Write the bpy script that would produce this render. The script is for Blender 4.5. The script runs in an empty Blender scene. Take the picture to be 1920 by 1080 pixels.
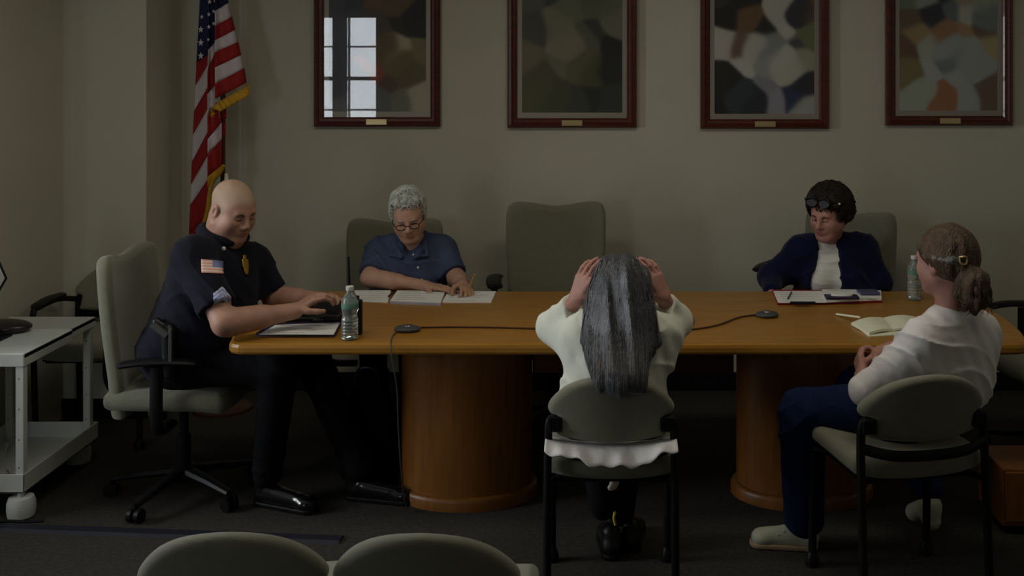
import bpy, math, random
import numpy as np
from mathutils import Vector, Matrix
from mathutils.bvhtree import BVHTree

# ------------------------------------------------------------------ camera, light, exposure
SC = bpy.context.scene
COL = SC.collection
HC, FPX, VX, VY = 1.79, 2050.0, 1120.0, 120.0       # lens height (m), focal length, principal point (pixels of a 1920x1080 frame)
cd = bpy.data.cameras.new('camera'); cam = bpy.data.objects.new('camera', cd); COL.objects.link(cam)
cam.location = (0, 0, HC); cam.rotation_euler = (math.pi/2, 0, 0)
cd.sensor_width = 36; cd.lens = FPX/1920*36
cd.shift_x = -(VX-960)/1920; cd.shift_y = -(540-VY)/1920
cd.clip_start = 0.05
SC.camera = cam

wd = bpy.data.worlds.new('overcast'); SC.world = wd; wd.use_nodes = True
bg = wd.node_tree.nodes['Background']; bg.inputs[0].default_value = (0.75, 0.87, 1.0, 1); bg.inputs[1].default_value = 0.6

def area(name, loc, rot, sx, sy, power, color):
    l = bpy.data.lights.new(name, 'AREA'); l.shape = 'RECTANGLE'; l.size = sx; l.size_y = sy
    l.energy = power; l.color = color
    o = bpy.data.objects.new(name, l); o.location = loc; o.rotation_euler = rot; COL.objects.link(o); return o
# daylight entering by the windows of the rear and left wall (all behind or beside the camera)
area('daylight_rear', (-2.87, -0.78, 1.62), (math.radians(-90), 0, 0), 0.72, 1.5, 25, (0.88, 0.95, 1.0)).rotation_euler = (math.radians(90), 0, 0)
area('daylight_left', (-4.12, 3.4, 1.62), (0, math.radians(-90), 0), 1.5, 1.2, 90, (0.93, 0.98, 1.0))
# ceiling lights of the room
LAMPS = ((-1.3, 3.6), (0.6, 3.6), (2.3, 3.6))
for (x, y), w_ in zip(LAMPS, (8.5, 8.5, 1.5)):
    area('ceiling_lamp', (x, y, 2.765), (0, 0, 0), 1.1, 0.5, w_, (1.0, 0.93, 0.76))

SC.view_settings.view_transform = 'Standard'; SC.view_settings.look = 'None'
SC.view_settings.exposure = 0.0; SC.view_settings.gamma = 1.0; SC.view_settings.use_curve_mapping = False

# ------------------------------------------------------------------ helpers
def W(px, py, Y):
    return Vector(((px-VX)*Y/FPX, Y, HC-(py-VY)*Y/FPX))
TZ = 0.74
def T(px, py, z=TZ):
    Y = (HC-z)*FPX/(py-VY)
    return Vector(((px-VX)*Y/FPX, Y, z))

def mat(name, col, rough=0.7, metal=0.0, var=0.0, vs=8.0, bump=0.0, bs=60.0, coat=0.0, sheen=0.0, stretch=None, trans=0.0, ior=1.45, emit=None, sss=0.0, spec=0.5):
    m = bpy.data.materials.new(name); m.use_nodes = True
    nt = m.node_tree; b = nt.nodes['Principled BSDF']
    b.inputs['Base Color'].default_value = (*col, 1); b.inputs['Roughness'].default_value = rough
    b.inputs['Metallic'].default_value = metal; b.inputs['Coat Weight'].default_value = coat
    b.inputs['Sheen Weight'].default_value = sheen; b.inputs['Transmission Weight'].default_value = trans
    b.inputs['IOR'].default_value = ior; b.inputs['Specular IOR Level'].default_value = spec
    if sss: b.inputs['Subsurface Weight'].default_value = sss; b.inputs['Subsurface Radius'].default_value = (0.01, 0.004, 0.002)
    tc = nt.nodes.new('ShaderNodeTexCoord'); mp = nt.nodes.new('ShaderNodeMapping')
    nt.links.new(tc.outputs['Object'], mp.inputs[0])
    if stretch: mp.inputs['Scale'].default_value = stretch
    if var:
        n = nt.nodes.new('ShaderNodeTexNoise'); n.inputs['Scale'].default_value = vs; n.inputs['Detail'].default_value = 5
        r = nt.nodes.new('ShaderNodeValToRGB')
        r.color_ramp.elements[0].position = 0.3; r.color_ramp.elements[1].position = 0.7
        r.color_ramp.elements[0].color = (*[c*(1-var) for c in col], 1); r.color_ramp.elements[1].color = (*[min(1, c*(1+var)) for c in col], 1)
        nt.links.new(mp.outputs[0], n.inputs['Vector']); nt.links.new(n.outputs['Fac'], r.inputs[0]); nt.links.new(r.outputs[0], b.inputs['Base Color'])
    if bump:
        n2 = nt.nodes.new('ShaderNodeTexNoise'); n2.inputs['Scale'].default_value = bs; n2.inputs['Detail'].default_value = 4
        bp = nt.nodes.new('ShaderNodeBump'); bp.inputs['Strength'].default_value = bump; bp.inputs['Distance'].default_value = 0.01
        nt.links.new(mp.outputs[0], n2.inputs['Vector']); nt.links.new(n2.outputs['Fac'], bp.inputs['Height']); nt.links.new(bp.outputs[0], b.inputs['Normal'])
    return m

def tag(o, label, cat, group=None):
    o['label'] = label; o['category'] = cat
    if group: o['group'] = group
    return o
def thing(name, label, cat, loc=(0, 0, 0), rz=0.0, group=None):
    o = bpy.data.objects.new(name, None); o.empty_display_size = 0.1
    o.location = loc; o.rotation_euler = (0, 0, rz); COL.objects.link(o)
    return tag(o, label, cat, group)

def mesh(name, V, F, m, parent=None, smooth=False, mids=None, world=False):
    me = bpy.data.meshes.new(name)
    V = np.asarray(V, dtype=np.float32).reshape(-1, 3)
    if isinstance(F, np.ndarray):
        me.vertices.add(len(V)); me.vertices.foreach_set('co', V.ravel())
        n = F.shape[1]
        me.loops.add(F.size); me.loops.foreach_set('vertex_index', F.ravel().astype(np.int32))
        me.polygons.add(len(F)); me.polygons.foreach_set('loop_start', np.arange(0, F.size, n, dtype=np.int32))
        me.polygons.foreach_set('loop_total', np.full(len(F), n, dtype=np.int32))
        me.update(calc_edges=True)
    else:
        me.from_pydata([tuple(map(float, v)) for v in V], [], F); me.update()
    for mm in (m if isinstance(m, (list, tuple)) else [m]): me.materials.append(mm)
    if mids is not None: me.polygons.foreach_set('material_index', np.asarray(mids, dtype=np.int32))
    if smooth: me.polygons.foreach_set('use_smooth', np.ones(len(me.polygons), dtype=bool))
    me.update()
    o = bpy.data.objects.new(name, me); COL.objects.link(o)
    if parent is not None:
        o.parent = parent
        if world:   # vertices were given in world space: undo the parent's (chain's) placement
            M = Matrix.Identity(4); q = parent
            chain = []
            while q is not None: chain.append(q); q = q.parent
            for q in reversed(chain):
                M = M @ q.matrix_parent_inverse @ Matrix.LocRotScale(q.location, q.rotation_euler, q.scale)
            o.matrix_parent_inverse = M.inverted()
    return o

class MB:
    """collects simple solids into one mesh"""
    def __init__(s): s.V = []; s.F = []
    def add(s, V, F):
        n = len(s.V); s.V += [tuple(v) for v in V]; s.F += [tuple(i+n for i in f) for f in F]; return s
    def box(s, x0, x1, y0, y1, z0, z1, M=None):
        V = [Vector((x, y, z)) for z in (z0, z1) for y in (y0, y1) for x in (x0, x1)]
        if M is not None: V = [M @ v for v in V]
        return s.add(V, [(0, 2, 3, 1), (4, 5, 7, 6), (0, 1, 5, 4), (2, 6, 7, 3), (0, 4, 6, 2), (1, 3, 7, 5)])
    def tube(s, pts, r, n=10, flat=1.0, caps=True):
        pts = [Vector(p) for p in pts]; V = []; F = []
        rs = r if isinstance(r, (list, tuple)) else [r]*len(pts)
        up = None
        for i, p in enumerate(pts):
            t = (pts[min(i+1, len(pts)-1)]-pts[max(i-1, 0)]).normalized()
            if up is None: up = Vector((0, 0, 1)) if abs(t.z) < 0.9 else Vector((1, 0, 0))
            a = t.cross(up).normalized(); up = a.cross(t).normalized()
            for k in range(n):
                w = 2*math.pi*k/n
                V.append(p+a*math.cos(w)*rs[i]+up*math.sin(w)*rs[i]*flat)
        for i in range(len(pts)-1):
            for k in range(n):
                k2 = (k+1) % n
                F.append((i*n+k, i*n+k2, (i+1)*n+k2, (i+1)*n+k))
        if caps: F.append(tuple(range(n))[::-1]); F.append(tuple((len(pts)-1)*n+k for k in range(n)))
        return s.add(V, F)
    def lathe(s, prof, c=(0, 0, 0), n=32, sx=1.0, sy=1.0):
        V = []; F = []
        for (r, z) in prof:
            for k in range(n):
                w = 2*math.pi*k/n; V.append((c[0]+r*sx*math.cos(w), c[1]+r*sy*math.sin(w), c[2]+z))
        for i in range(len(prof)-1):
            for k in range(n):
                k2 = (k+1) % n; F.append((i*n+k, i*n+k2, (i+1)*n+k2, (i+1)*n+k))
        F.append(tuple(range(n))[::-1]); F.append(tuple((len(prof)-1)*n+k for k in range(n)))
        return s.add(V, F)
    def prism(s, poly, z0, z1, M=None):
        n = len(poly); V = [Vector((x, y, z)) for z in (z0, z1) for (x, y) in poly]
        if M is not None: V = [M @ v for v in V]
        F = [tuple(range(n))[::-1], tuple(range(n, 2*n))]+[(i, (i+1) % n, n+(i+1) % n, n+i) for i in range(n)]
        return s.add(V, F)
    def build(s, name, m, parent=None, smooth=False, bevel=0.0, seg=2, world=False):
        o = mesh(name, s.V, s.F, m, parent, smooth, None, world)
        if bevel:
            b = o.modifiers.new('bevel', 'BEVEL'); b.width = bevel; b.segments = seg; b.limit_method = 'ANGLE'
        if smooth:
            try:
                o.data.set_sharp_from_angle(angle=math.radians(40))
            except Exception: pass
        return o

def spline(P, n=8):
    P = [Vector(p) for p in P]; out = []
    Q = [P[0]*2-P[1]]+P+[P[-1]*2-P[-2]]
    for i in range(1, len(Q)-2):
        for k in range(n):
            t = k/n; a, b, c, d = Q[i-1], Q[i], Q[i+1], Q[i+2]
            out.append(0.5*((2*b)+(c-a)*t+(2*a-5*b+4*c-d)*t*t+(3*b-a-3*c+d)*t**3))
    out.append(P[-1]); return out

def basis(f, roll=0.0):
    """3x3 with columns lateral, forward, up for something facing f"""
    f = Vector(f).normalized(); a = f.cross(Vector((0, 0, 1))).normalized(); u = a.cross(f)
    if roll:
        q = Matrix.Rotation(roll, 3, f); a = q @ a; u = q @ u
    return Matrix((a, f, u)).transposed()

def surfnets(F, org, h):
    ins = F < 0
    c = ins[:-1, :-1, :-1].astype(np.int8)
    for d in ((1,0,0),(0,1,0),(0,0,1),(1,1,0),(1,0,1),(0,1,1),(1,1,1)):
        c = c+ins[d[0]:ins.shape[0]-1+d[0], d[1]:ins.shape[1]-1+d[1], d[2]:ins.shape[2]-1+d[2]]
    act = (c > 0) & (c < 8)
    I = np.argwhere(act)
    idx = np.full(act.shape, -1, dtype=np.int32); idx[act] = np.arange(len(I))
    acc = np.zeros((len(I), 3)); cnt = np.zeros(len(I))
    cor = [(x, y, z) for x in (0, 1) for y in (0, 1) for z in (0, 1)]
    val = {q: F[I[:, 0]+q[0], I[:, 1]+q[1], I[:, 2]+q[2]] for q in cor}
    for q in cor:
        for ax in range(3):
            if q[ax] == 0:
                q2 = list(q); q2[ax] = 1; q2 = tuple(q2)
                a, b = val[q], val[q2]; m = (a < 0) != (b < 0)
                t = np.where(m, a/np.where(m, a-b, 1), 0)
                p = np.zeros((len(I), 3)); p[:] = q; p[:, ax] = t
                acc += p*m[:, None]; cnt += m
    V = (I+acc/cnt[:, None])*h+org
    faces = []
    for ax in range(3):
        b, c2 = (ax+1) % 3, (ax+2) % 3
        sl0 = [slice(None)]*3; sl1 = [slice(None)]*3; sl0[ax] = slice(0, -1); sl1[ax] = slice(1, None)
        s0, s1 = ins[tuple(sl0)], ins[tuple(sl1)]
        E = np.argwhere(s0 != s1)
        ok = (E[:, b] > 0) & (E[:, c2] > 0) & (E[:, b] < idx.shape[b]) & (E[:, c2] < idx.shape[c2]); E = E[ok]
        def g(db, dc):
            e = E.copy(); e[:, b] -= db; e[:, c2] -= dc; return idx[e[:, 0], e[:, 1], e[:, 2]]
        q = np.stack([g(1, 1), g(0, 1), g(0, 0), g(1, 0)], 1)
        fl = s0[E[:, 0], E[:, 1], E[:, 2]]
        q[~fl] = q[~fl][:, ::-1]
        faces.append(q)
    return V, np.concatenate(faces), I

class SDF:
    """smooth union of rounded solids -> one continuous surface"""
    def __init__(s, h=0.005): s.h = h; s.P = []; s.disp = None
    def rc(s, a, b, ra, rb, k=0.03, m=0): s.P.append(('rc', np.array(a, float), np.array(b, float), ra, rb, k, m, 1)); return s
    def el(s, c, r, R=None, k=0.03, m=0):
        s.P.append(('el', np.array(c, float), np.array(r, float), np.array(R if R is not None else Matrix.Identity(3)), None, k, m, 1)); return s
    def subel(s, c, r, R=None, k=0.01, m=-1):
        s.P.append(('el', np.array(c, float), np.array(r, float), np.array(R if R is not None else Matrix.Identity(3)), None, k, m, -1)); return s
    def subrc(s, a, b, ra, rb, k=0.01, m=-1): s.P.append(('rc', np.array(a, float), np.array(b, float), ra, rb, k, m, -1)); return s
    def cut(s, p, n, rad): s.P.append(('cut', np.array(p, float), np.array(Vector(n).normalized(), float), rad, None, 0, -1, 0)); return s
    def chain(s, pts, rs, k=0.03, m=0):
        for i in range(len(pts)-1): s.rc(pts[i], pts[i+1], rs[i], rs[i+1], k, m)
        return s
    def bb(s, p):
        if p[0] == 'rc': r = max(p[3], p[4]); return np.minimum(p[1], p[2])-r, np.maximum(p[1], p[2])+r
        if p[0] == 'el': e = np.sqrt(((p[3]*p[2][None, :])**2).sum(1)); return p[1]-e, p[1]+e
        return p[1]-p[3], p[1]+p[3]
    def field(s):
        h = s.h; B = [s.bb(p) for p in s.P if p[7] == 1]
        lo = np.min([b[0] for b in B], 0)-0.03; hi = np.max([b[1] for b in B], 0)+0.03
        n = np.ceil((hi-lo)/h).astype(int)+1
        F = np.full(n, 0.08, np.float32); M = np.zeros(n, np.int8)
        ax = [lo[i]+np.arange(n[i])*h for i in range(3)]
        for p in s.P:
            b0, b1 = s.bb(p); mg = p[5]+3*h+0.006
            i0 = np.clip(np.floor((b0-mg-lo)/h).astype(int), 0, n); i1 = np.clip(np.ceil((b1+mg-lo)/h).astype(int)+1, 0, n)
            if np.any(i1 <= i0): continue
            sl = tuple(slice(i0[i], i1[i]) for i in range(3))
            X, Y, Z = np.meshgrid(*[ax[i][sl[i]].astype(np.float32) for i in range(3)], indexing='ij')
            f = F[sl]; mm = M[sl]
            if p[0] == 'cut':
                d = (X-p[1][0])*p[2][0]+(Y-p[1][1])*p[2][1]+(Z-p[1][2])*p[2][2]
                inr = (X-p[1][0])**2+(Y-p[1][1])**2+(Z-p[1][2])**2 < p[3]**2
                F[sl] = np.where(inr, np.maximum(f, d), f); continue
            if p[0] == 'rc':
                a, b, ra, rb = p[1], p[2], p[3], p[4]; ab = b-a; L = max(ab @ ab, 1e-9)
                t = np.clip(((X-a[0])*ab[0]+(Y-a[1])*ab[1]+(Z-a[2])*ab[2])/L, 0, 1)
                d = np.sqrt((X-a[0]-t*ab[0])**2+(Y-a[1]-t*ab[1])**2+(Z-a[2]-t*ab[2])**2)-(ra+(rb-ra)*t)
            else:
                c, r, R = p[1], p[2], p[3]
                q = [((X-c[0])*R[0, i]+(Y-c[1])*R[1, i]+(Z-c[2])*R[2, i])/r[i] for i in range(3)]
                k0 = np.sqrt(q[0]**2+q[1]**2+q[2]**2)+1e-9
                k1 = np.sqrt((q[0]/r[0])**2+(q[1]/r[1])**2+(q[2]/r[2])**2)+1e-9
                d = k0*(k0-1)/k1
            k = max(p[5], 1e-4)
            if p[7] == 1:
                hh = np.maximum(k-np.abs(f-d), 0)/k
                if p[6] >= 0: mm[...] = np.where(d < f, p[6], mm)
                F[sl] = np.minimum(f, d)-hh*hh*k*0.25
            else:
                hh = np.maximum(k-np.abs(f+d), 0)/k
                if p[6] >= 0: mm[...] = np.where(-d > f, p[6], mm)
                F[sl] = np.maximum(f, -d)+hh*hh*k*0.25
        if s.disp is not None:
            w = np.abs(F) < 0.03; J = np.argwhere(w); Pp = lo+J*h
            F[w] += s.disp(Pp[:, 0], Pp[:, 1], Pp[:, 2]).astype(np.float32)
        return F, M, lo
    def build(s, name, m, parent=None, extra=None, world=True):
        F, M, lo = s.field(); V, Q, I = surfnets(F, lo, s.h)
        vm = M[tuple(np.clip(np.round((V-lo)/s.h).astype(int), 0, np.array(M.shape)-1).T)]
        mids = vm[Q[:, 0]]
        if extra is not None:
            eV, eF, em = extra; n = len(V); V = np.concatenate([V, eV]); Q = np.concatenate([Q, eF+n]); mids = np.concatenate([mids, em])
        o = mesh(name, V, Q, m, parent, True, mids, world)
        return o

def bvh(*obs):
    V = []; F = []
    for o in obs:
        n = len(V); V += [v.co.copy() for v in o.data.vertices]; F += [tuple(i+n for i in p.vertices) for p in o.data.polygons]
    return BVHTree.FromPolygons(V, F)
CAMP = Vector((0, 0, HC))
def onto(tree, px, py, off=0.002):
    d = (W(px, py, 1.0)-CAMP).normalized()
    hit = tree.ray_cast(CAMP, d)
    return hit[0]+hit[1]*off if hit[0] is not None else None
def decal(name, tree, q, nu, nv, matfn, mats, parent, off=0.003, poly=None):
    """grid patch laid on a garment; q = four corners in the photo, matfn(u,v)->material index"""
    V = []; F = []; mi = []
    for j in range(nv+1):
        for i in range(nu+1):
            u, v = i/nu, j/nv
            x = (1-u)*(1-v)*q[0][0]+u*(1-v)*q[1][0]+u*v*q[2][0]+(1-u)*v*q[3][0]
            y = (1-u)*(1-v)*q[0][1]+u*(1-v)*q[1][1]+u*v*q[2][1]+(1-u)*v*q[3][1]
            p = onto(tree, x, y, off)
            V.append(p if p is not None else W(x, y, 4.2))
    for j in range(nv):
        for i in range(nu):
            k = matfn((i+.5)/nu, (j+.5)/nv)
            if k is None: continue
            a = j*(nu+1)+i; F.append((a, a+nu+1, a+nu+2, a+1)); mi.append(k)
    o = mesh(name, V, F, mats, parent, True, mi, True)
    sd = o.modifiers.new('thick', 'SOLIDIFY'); sd.thickness = 0.002; sd.offset = 0
    return o

def poly_dist(pts, X, Z):
    """signed distance of grid points to a closed 2-D outline (inside negative)"""
    d = np.full(X.shape, 1e9); s = np.zeros(X.shape, bool); n = len(pts)
    for i in range(n):
        ax, az = pts[i]; bx, bz = pts[(i+1) % n]; ex, ez = bx-ax, bz-az
        wx, wz = X-ax, Z-az; t = np.clip((wx*ex+wz*ez)/(ex*ex+ez*ez+1e-12), 0, 1)
        d = np.minimum(d, (wx-t*ex)**2+(wz-t*ez)**2)
        c = ((az <= Z) & (bz > Z)) | ((az > Z) & (bz <= Z))
        s ^= c & (X < ax+(Z-az)/(ez if ez else 1e-9)*ex)
    d = np.sqrt(d); return np.where(s, -d, d)
def cushion(name, outline, t, r, bend, m, parent, h=0.006, axis='y', z0=0.0):
    """padded panel: outline in (x, z) [axis y] or (x, y) [axis z], half thickness t, edge rounding r, bend(x, w) gives the mid-surface"""
    P = [(v.x, v.y) for v in spline([(a, b, 0) for a, b in outline+[outline[0]]], 6)[:-1]]
    A = np.array(P); lo = A.min(0)-0.03; hi = A.max(0)+0.03
    xs = np.arange(lo[0], hi[0], h); ws = np.arange(lo[1], hi[1], h)
    X, Wd = np.meshgrid(xs, ws, indexing='ij'); d2 = poly_dist(P, X, Wd); b = bend(X, Wd)
    ys = np.arange(b[d2 < 0.02].min()-t-0.03, b[d2 < 0.02].max()+t+0.03, h)
    q = np.abs(ys[None, None, :]-b[:, :, None])-(t-r)
    p = np.repeat((d2+r)[:, :, None], len(ys), 2)
    F = np.minimum(np.maximum(p, q), 0)+np.sqrt(np.maximum(p, 0)**2+np.maximum(q, 0)**2)-r
    if axis == 'y':
        F = np.transpose(F, (0, 2, 1)).copy(); org = np.array([lo[0], ys[0], lo[1]+z0])
    else: org = np.array([lo[0], lo[1], ys[0]+z0])
    V, Q, I = surfnets(F, org, h)
    return mesh(name, V, Q, m, parent, True)

def copy_tree(o, loc=None, rz=None, label=None):
    def rec(a, par):
        c = a.copy(); COL.objects.link(c); c.parent = par
        for ch in [x for x in KIDS if x.parent == a]: rec(ch, c)
        return c
    KIDS = list(o.children_recursive)
    r = rec(o, None)
    if loc is not None: r.location = loc
    if rz is not None: r.rotation_euler = (0, 0, rz)
    if label: r['label'] = label
    return r

def strands(lines, r, mid=0):
    """thin tapering locks, triangular section"""
    V = []; F = []
    for L in lines:
        n0 = len(V); n = len(L)
        for i, p in enumerate(L):
            t = (L[min(i+1, n-1)]-L[max(i-1, 0)]).normalized()
            a = t.cross(Vector((0.3, 0.9, 0.2))).normalized(); u = a.cross(t)
            rr = r*(1-0.75*(i/(n-1))**2)
            for k in range(3):
                w = 2.094*k; V.append(p+a*math.cos(w)*rr+u*math.sin(w)*rr)
        for i in range(n-1):
            for k in range(3):
                k2 = (k+1) % 3; F.append((n0+i*3+k, n0+i*3+k2, n0+i*3+3+k2, n0+i*3+3+k))
    return np.array([tuple(v) for v in V], dtype=np.float32), np.array(F, dtype=np.int64), np.full(len(F), mid)
# ------------------------------------------------------------------ materials
M = {}
M['wall'] = mat('wall_paint', (0.53, 0.505, 0.415), 0.85, var=0.03, vs=3, bump=0.05, bs=150)
M['ceil'] = mat('ceiling_tile', (0.6, 0.58, 0.52), 0.9)
M['carpet'] = mat('carpet', (0.05, 0.045, 0.04), 0.98, var=0.25, vs=60, bump=0.6, bs=500, spec=0.2)
M['strip'] = mat('black_rubber_strip', (0.008, 0.009, 0.02), 0.6)
M['olive'] = mat('olive_upholstery', (0.185, 0.18, 0.125), 0.85, var=0.06, vs=40, bump=0.25, bs=500, sheen=0.35)
M['blackpl'] = mat('black_plastic', (0.008, 0.008, 0.009), 0.42, bump=0.05, bs=300, spec=0.2)
M['blackmet'] = mat('black_metal', (0.007, 0.007, 0.007), 0.5, spec=0.2)
M['chrome'] = mat('grey_metal', (0.25, 0.26, 0.28), 0.35, metal=1.0)
M['white_met'] = mat('white_painted_metal', (0.55, 0.57, 0.54), 0.5, var=0.04, vs=10)
M['white_lam'] = mat('white_laminate', (0.72, 0.78, 0.78), 0.35)
M['paper'] = mat('paper', (0.80, 0.80, 0.78), 0.8, var=0.03, vs=30)
M['cream'] = mat('cream_paper', (0.80, 0.80, 0.62), 0.8, var=0.03, vs=20)
M['ink'] = mat('pale_ink', (0.3, 0.3, 0.33), 0.8)
M['brass'] = mat('brass_plate', (0.62, 0.50, 0.26), 0.35, metal=0.7)
M['gold'] = mat('gold_fringe', (0.62, 0.33, 0.02), 0.6, var=0.2, vs=200, bump=0.5, bs=300)
M['flagred'] = mat('flag_red', (0.28, 0.008, 0.010), 0.75, bump=0.1, bs=100)
M['flagwhite'] = mat('flag_white', (0.58, 0.52, 0.55), 0.75, bump=0.1, bs=100)
M['flagblue'] = mat('flag_blue', (0.012, 0.016, 0.07), 0.75, bump=0.1, bs=100)
M['darkwood'] = mat('dark_mahogany', (0.085, 0.015, 0.008), 0.3, var=0.35, vs=14, stretch=(1, 1, 6), coat=0.3)
M['polewood'] = mat('pole_wood', (0.06, 0.02, 0.01), 0.4)
M['mat'] = mat('picture_mat_board', (0.50, 0.46, 0.40), 0.9)
M['navyplast'] = mat('navy_vinyl', (0.02, 0.014, 0.05), 0.4)
M['redvinyl'] = mat('red_vinyl', (0.32, 0.005, 0.02), 0.45)
M['phoneblue'] = mat('blue_grey_case', (0.07, 0.075, 0.16), 0.4)
M['pencil'] = mat('yellow_pencil', (0.6, 0.36, 0.05), 0.5)
M['grey'] = mat('grey_plastic', (0.06, 0.06, 0.062), 0.5)
M['skin1'] = mat('skin_ruddy', (0.42, 0.225, 0.16), 0.55, var=0.12, vs=18, bump=0.08, bs=120, sss=0.08)
M['skin1b'] = mat('shaved_scalp', (0.39, 0.255, 0.18), 0.6, var=0.08, vs=30, bump=0.1, bs=400)
M['skin2'] = mat('skin_fair', (0.46, 0.26, 0.18), 0.55, var=0.10, vs=20, bump=0.1, bs=120, sss=0.08)
M['skin3'] = mat('skin_pink', (0.44, 0.22, 0.18), 0.55, var=0.10, vs=20, bump=0.08, bs=120, sss=0.08)
M['lip'] = mat('lips', (0.33, 0.13, 0.10), 0.5)
M['brow'] = mat('eyebrow_hair', (0.05, 0.025, 0.015), 0.8)
M['lash'] = mat('eyelash_line', (0.03, 0.012, 0.01), 0.8)
M['greyhair'] = mat('silver_hair', (0.50, 0.51, 0.47), 0.6, var=0.35, vs=30, bump=0.6, bs=90, stretch=(2, 2, 0.6))
M['longhair'] = mat('long_grey_hair', (0.062, 0.063, 0.072), 0.42, var=0.3, vs=12, bump=0.25, bs=60, stretch=(3, 3, 0.12))
M['longhair2'] = mat('long_dark_grey_hair', (0.025, 0.025, 0.03), 0.42)
M['longhair3'] = mat('long_light_grey_hair', (0.13, 0.13, 0.145), 0.42)
M['darkhair'] = mat('dark_brown_hair', (0.016, 0.008, 0.005), 0.75, var=0.5, vs=40, bump=0.7, bs=80)
M['brownhair'] = mat('brown_hair', (0.085, 0.050, 0.028), 0.5, var=0.5, vs=30, bump=0.7, bs=90, stretch=(2, 2, 0.7))
M['greystreak'] = mat('grey_hair_streak', (0.20, 0.20, 0.19), 0.5, var=0.4, vs=50, bump=0.6, bs=120)
M['uniform'] = mat('navy_uniform_cloth', (0.0055, 0.006, 0.014), 0.85, var=0.2, vs=12, bump=0.3, bs=25, sheen=0.05, spec=0.2)
M['belt'] = mat('black_leather', (0.006, 0.006, 0.007), 0.4, bump=0.1, bs=80)
M['trousers'] = mat('black_trousers', (0.004, 0.004, 0.006), 0.9, var=0.2, vs=12, bump=0.3, bs=20, spec=0.2)
M['blueshirt'] = mat('slate_blue_shirt', (0.052, 0.066, 0.125), 0.85, var=0.12, vs=14, bump=0.35, bs=22, spec=0.2)
M['navycard'] = mat('navy_cardigan', (0.005, 0.0065, 0.038), 0.95, var=0.15, vs=10, bump=0.4, bs=40, sheen=0.1, spec=0.2)
M['whiteshirt'] = mat('white_knit_shirt', (0.78, 0.78, 0.74), 0.9, var=0.05, vs=10, bump=0.7, bs=9, stretch=(0.6, 1, 4))
M['creamshirt'] = mat('off_white_blouse', (0.72, 0.73, 0.64), 0.9, var=0.06, vs=8, bump=0.6, bs=14)
M['gauze'] = mat('white_gauze_blouse', (0.80, 0.77, 0.78), 0.9, var=0.06, vs=8, bump=0.7, bs=13)
M['jeans'] = mat('blue_jeans', (0.006, 0.013, 0.052), 0.9, var=0.2, vs=20, bump=0.3, bs=60, spec=0.2)
M['boot'] = mat('polished_boot', (0.006, 0.006, 0.007), 0.18, coat=0.6)
M['canvas'] = mat('cream_canvas', (0.44, 0.44, 0.34), 0.85, bump=0.2, bs=300)
M['sole'] = mat('tan_rubber_sole', (0.34, 0.24, 0.15), 0.7)
M['yellow'] = mat('yellow_cloth', (0.55, 0.40, 0.05), 0.8)
M['white'] = mat('white_plastic', (0.6, 0.6, 0.58), 0.5)
M['silver'] = mat('silver_thread', (0.45, 0.47, 0.58), 0.6)
M['patchred'] = mat('patch_pink', (0.75, 0.36, 0.30), 0.8)
M['patchwhite'] = mat('patch_white', (0.78, 0.66, 0.60), 0.8)
M['patchblue'] = mat('patch_blue', (0.22, 0.25, 0.48), 0.8)
M['goldmet'] = mat('gold_badge_metal', (0.65, 0.42, 0.06), 0.35, metal=0.9)
M['greenlabel'] = mat('green_bottle_label', (0.10, 0.22, 0.16), 0.5, var=0.3, vs=60)
M['labelwhite'] = mat('white_bottle_label', (0.5, 0.52, 0.5), 0.5)
M['bottle'] = mat('clear_bottle_plastic', (0.85, 0.92, 0.90), 0.16, trans=0.86, ior=1.33)
M['water'] = mat('water', (0.97, 1, 1), 0.0, trans=1.0, ior=1.33)
M['glasslens'] = mat('dark_sunglass_lens', (0.008, 0.008, 0.009), 0.45, spec=0.3)
M['redgloss'] = mat('dark_glossy_plastic', (0.03, 0.022, 0.026), 0.28)

def wood_mat(name, c1, c2, rough, scale):
    m = bpy.data.materials.new(name); m.use_nodes = True; nt = m.node_tree; b = nt.nodes['Principled BSDF']
    b.inputs['Roughness'].default_value = rough
    tc = nt.nodes.new('ShaderNodeTexCoord'); mp = nt.nodes.new('ShaderNodeMapping'); mp.inputs['Scale'].default_value = scale
    n = nt.nodes.new('ShaderNodeTexNoise'); n.inputs['Scale'].default_value = 6; n.inputs['Detail'].default_value = 8; n.inputs['Distortion'].default_value = 0.6
    r = nt.nodes.new('ShaderNodeValToRGB'); r.color_ramp.elements[0].position = 0.32; r.color_ramp.elements[1].position = 0.68
    r.color_ramp.elements[0].color = (*c1, 1); r.color_ramp.elements[1].color = (*c2, 1)
    nt.links.new(tc.outputs['Object'], mp.inputs[0]); nt.links.new(mp.outputs[0], n.inputs['Vector'])
    nt.links.new(n.outputs['Fac'], r.inputs[0]); nt.links.new(r.outputs[0], b.inputs['Base Color'])
    return m
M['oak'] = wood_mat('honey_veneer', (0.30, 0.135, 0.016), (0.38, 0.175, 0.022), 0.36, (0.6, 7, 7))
M['oakv_shaded'] = wood_mat('honey_veneer_upright_shaded', (0.17, 0.060, 0.007), (0.24, 0.085, 0.010), 0.42, (7, 7, 0.6))  # upright-grain copy of the veneer, darkened to paint in the shade below the tabletop

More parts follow.
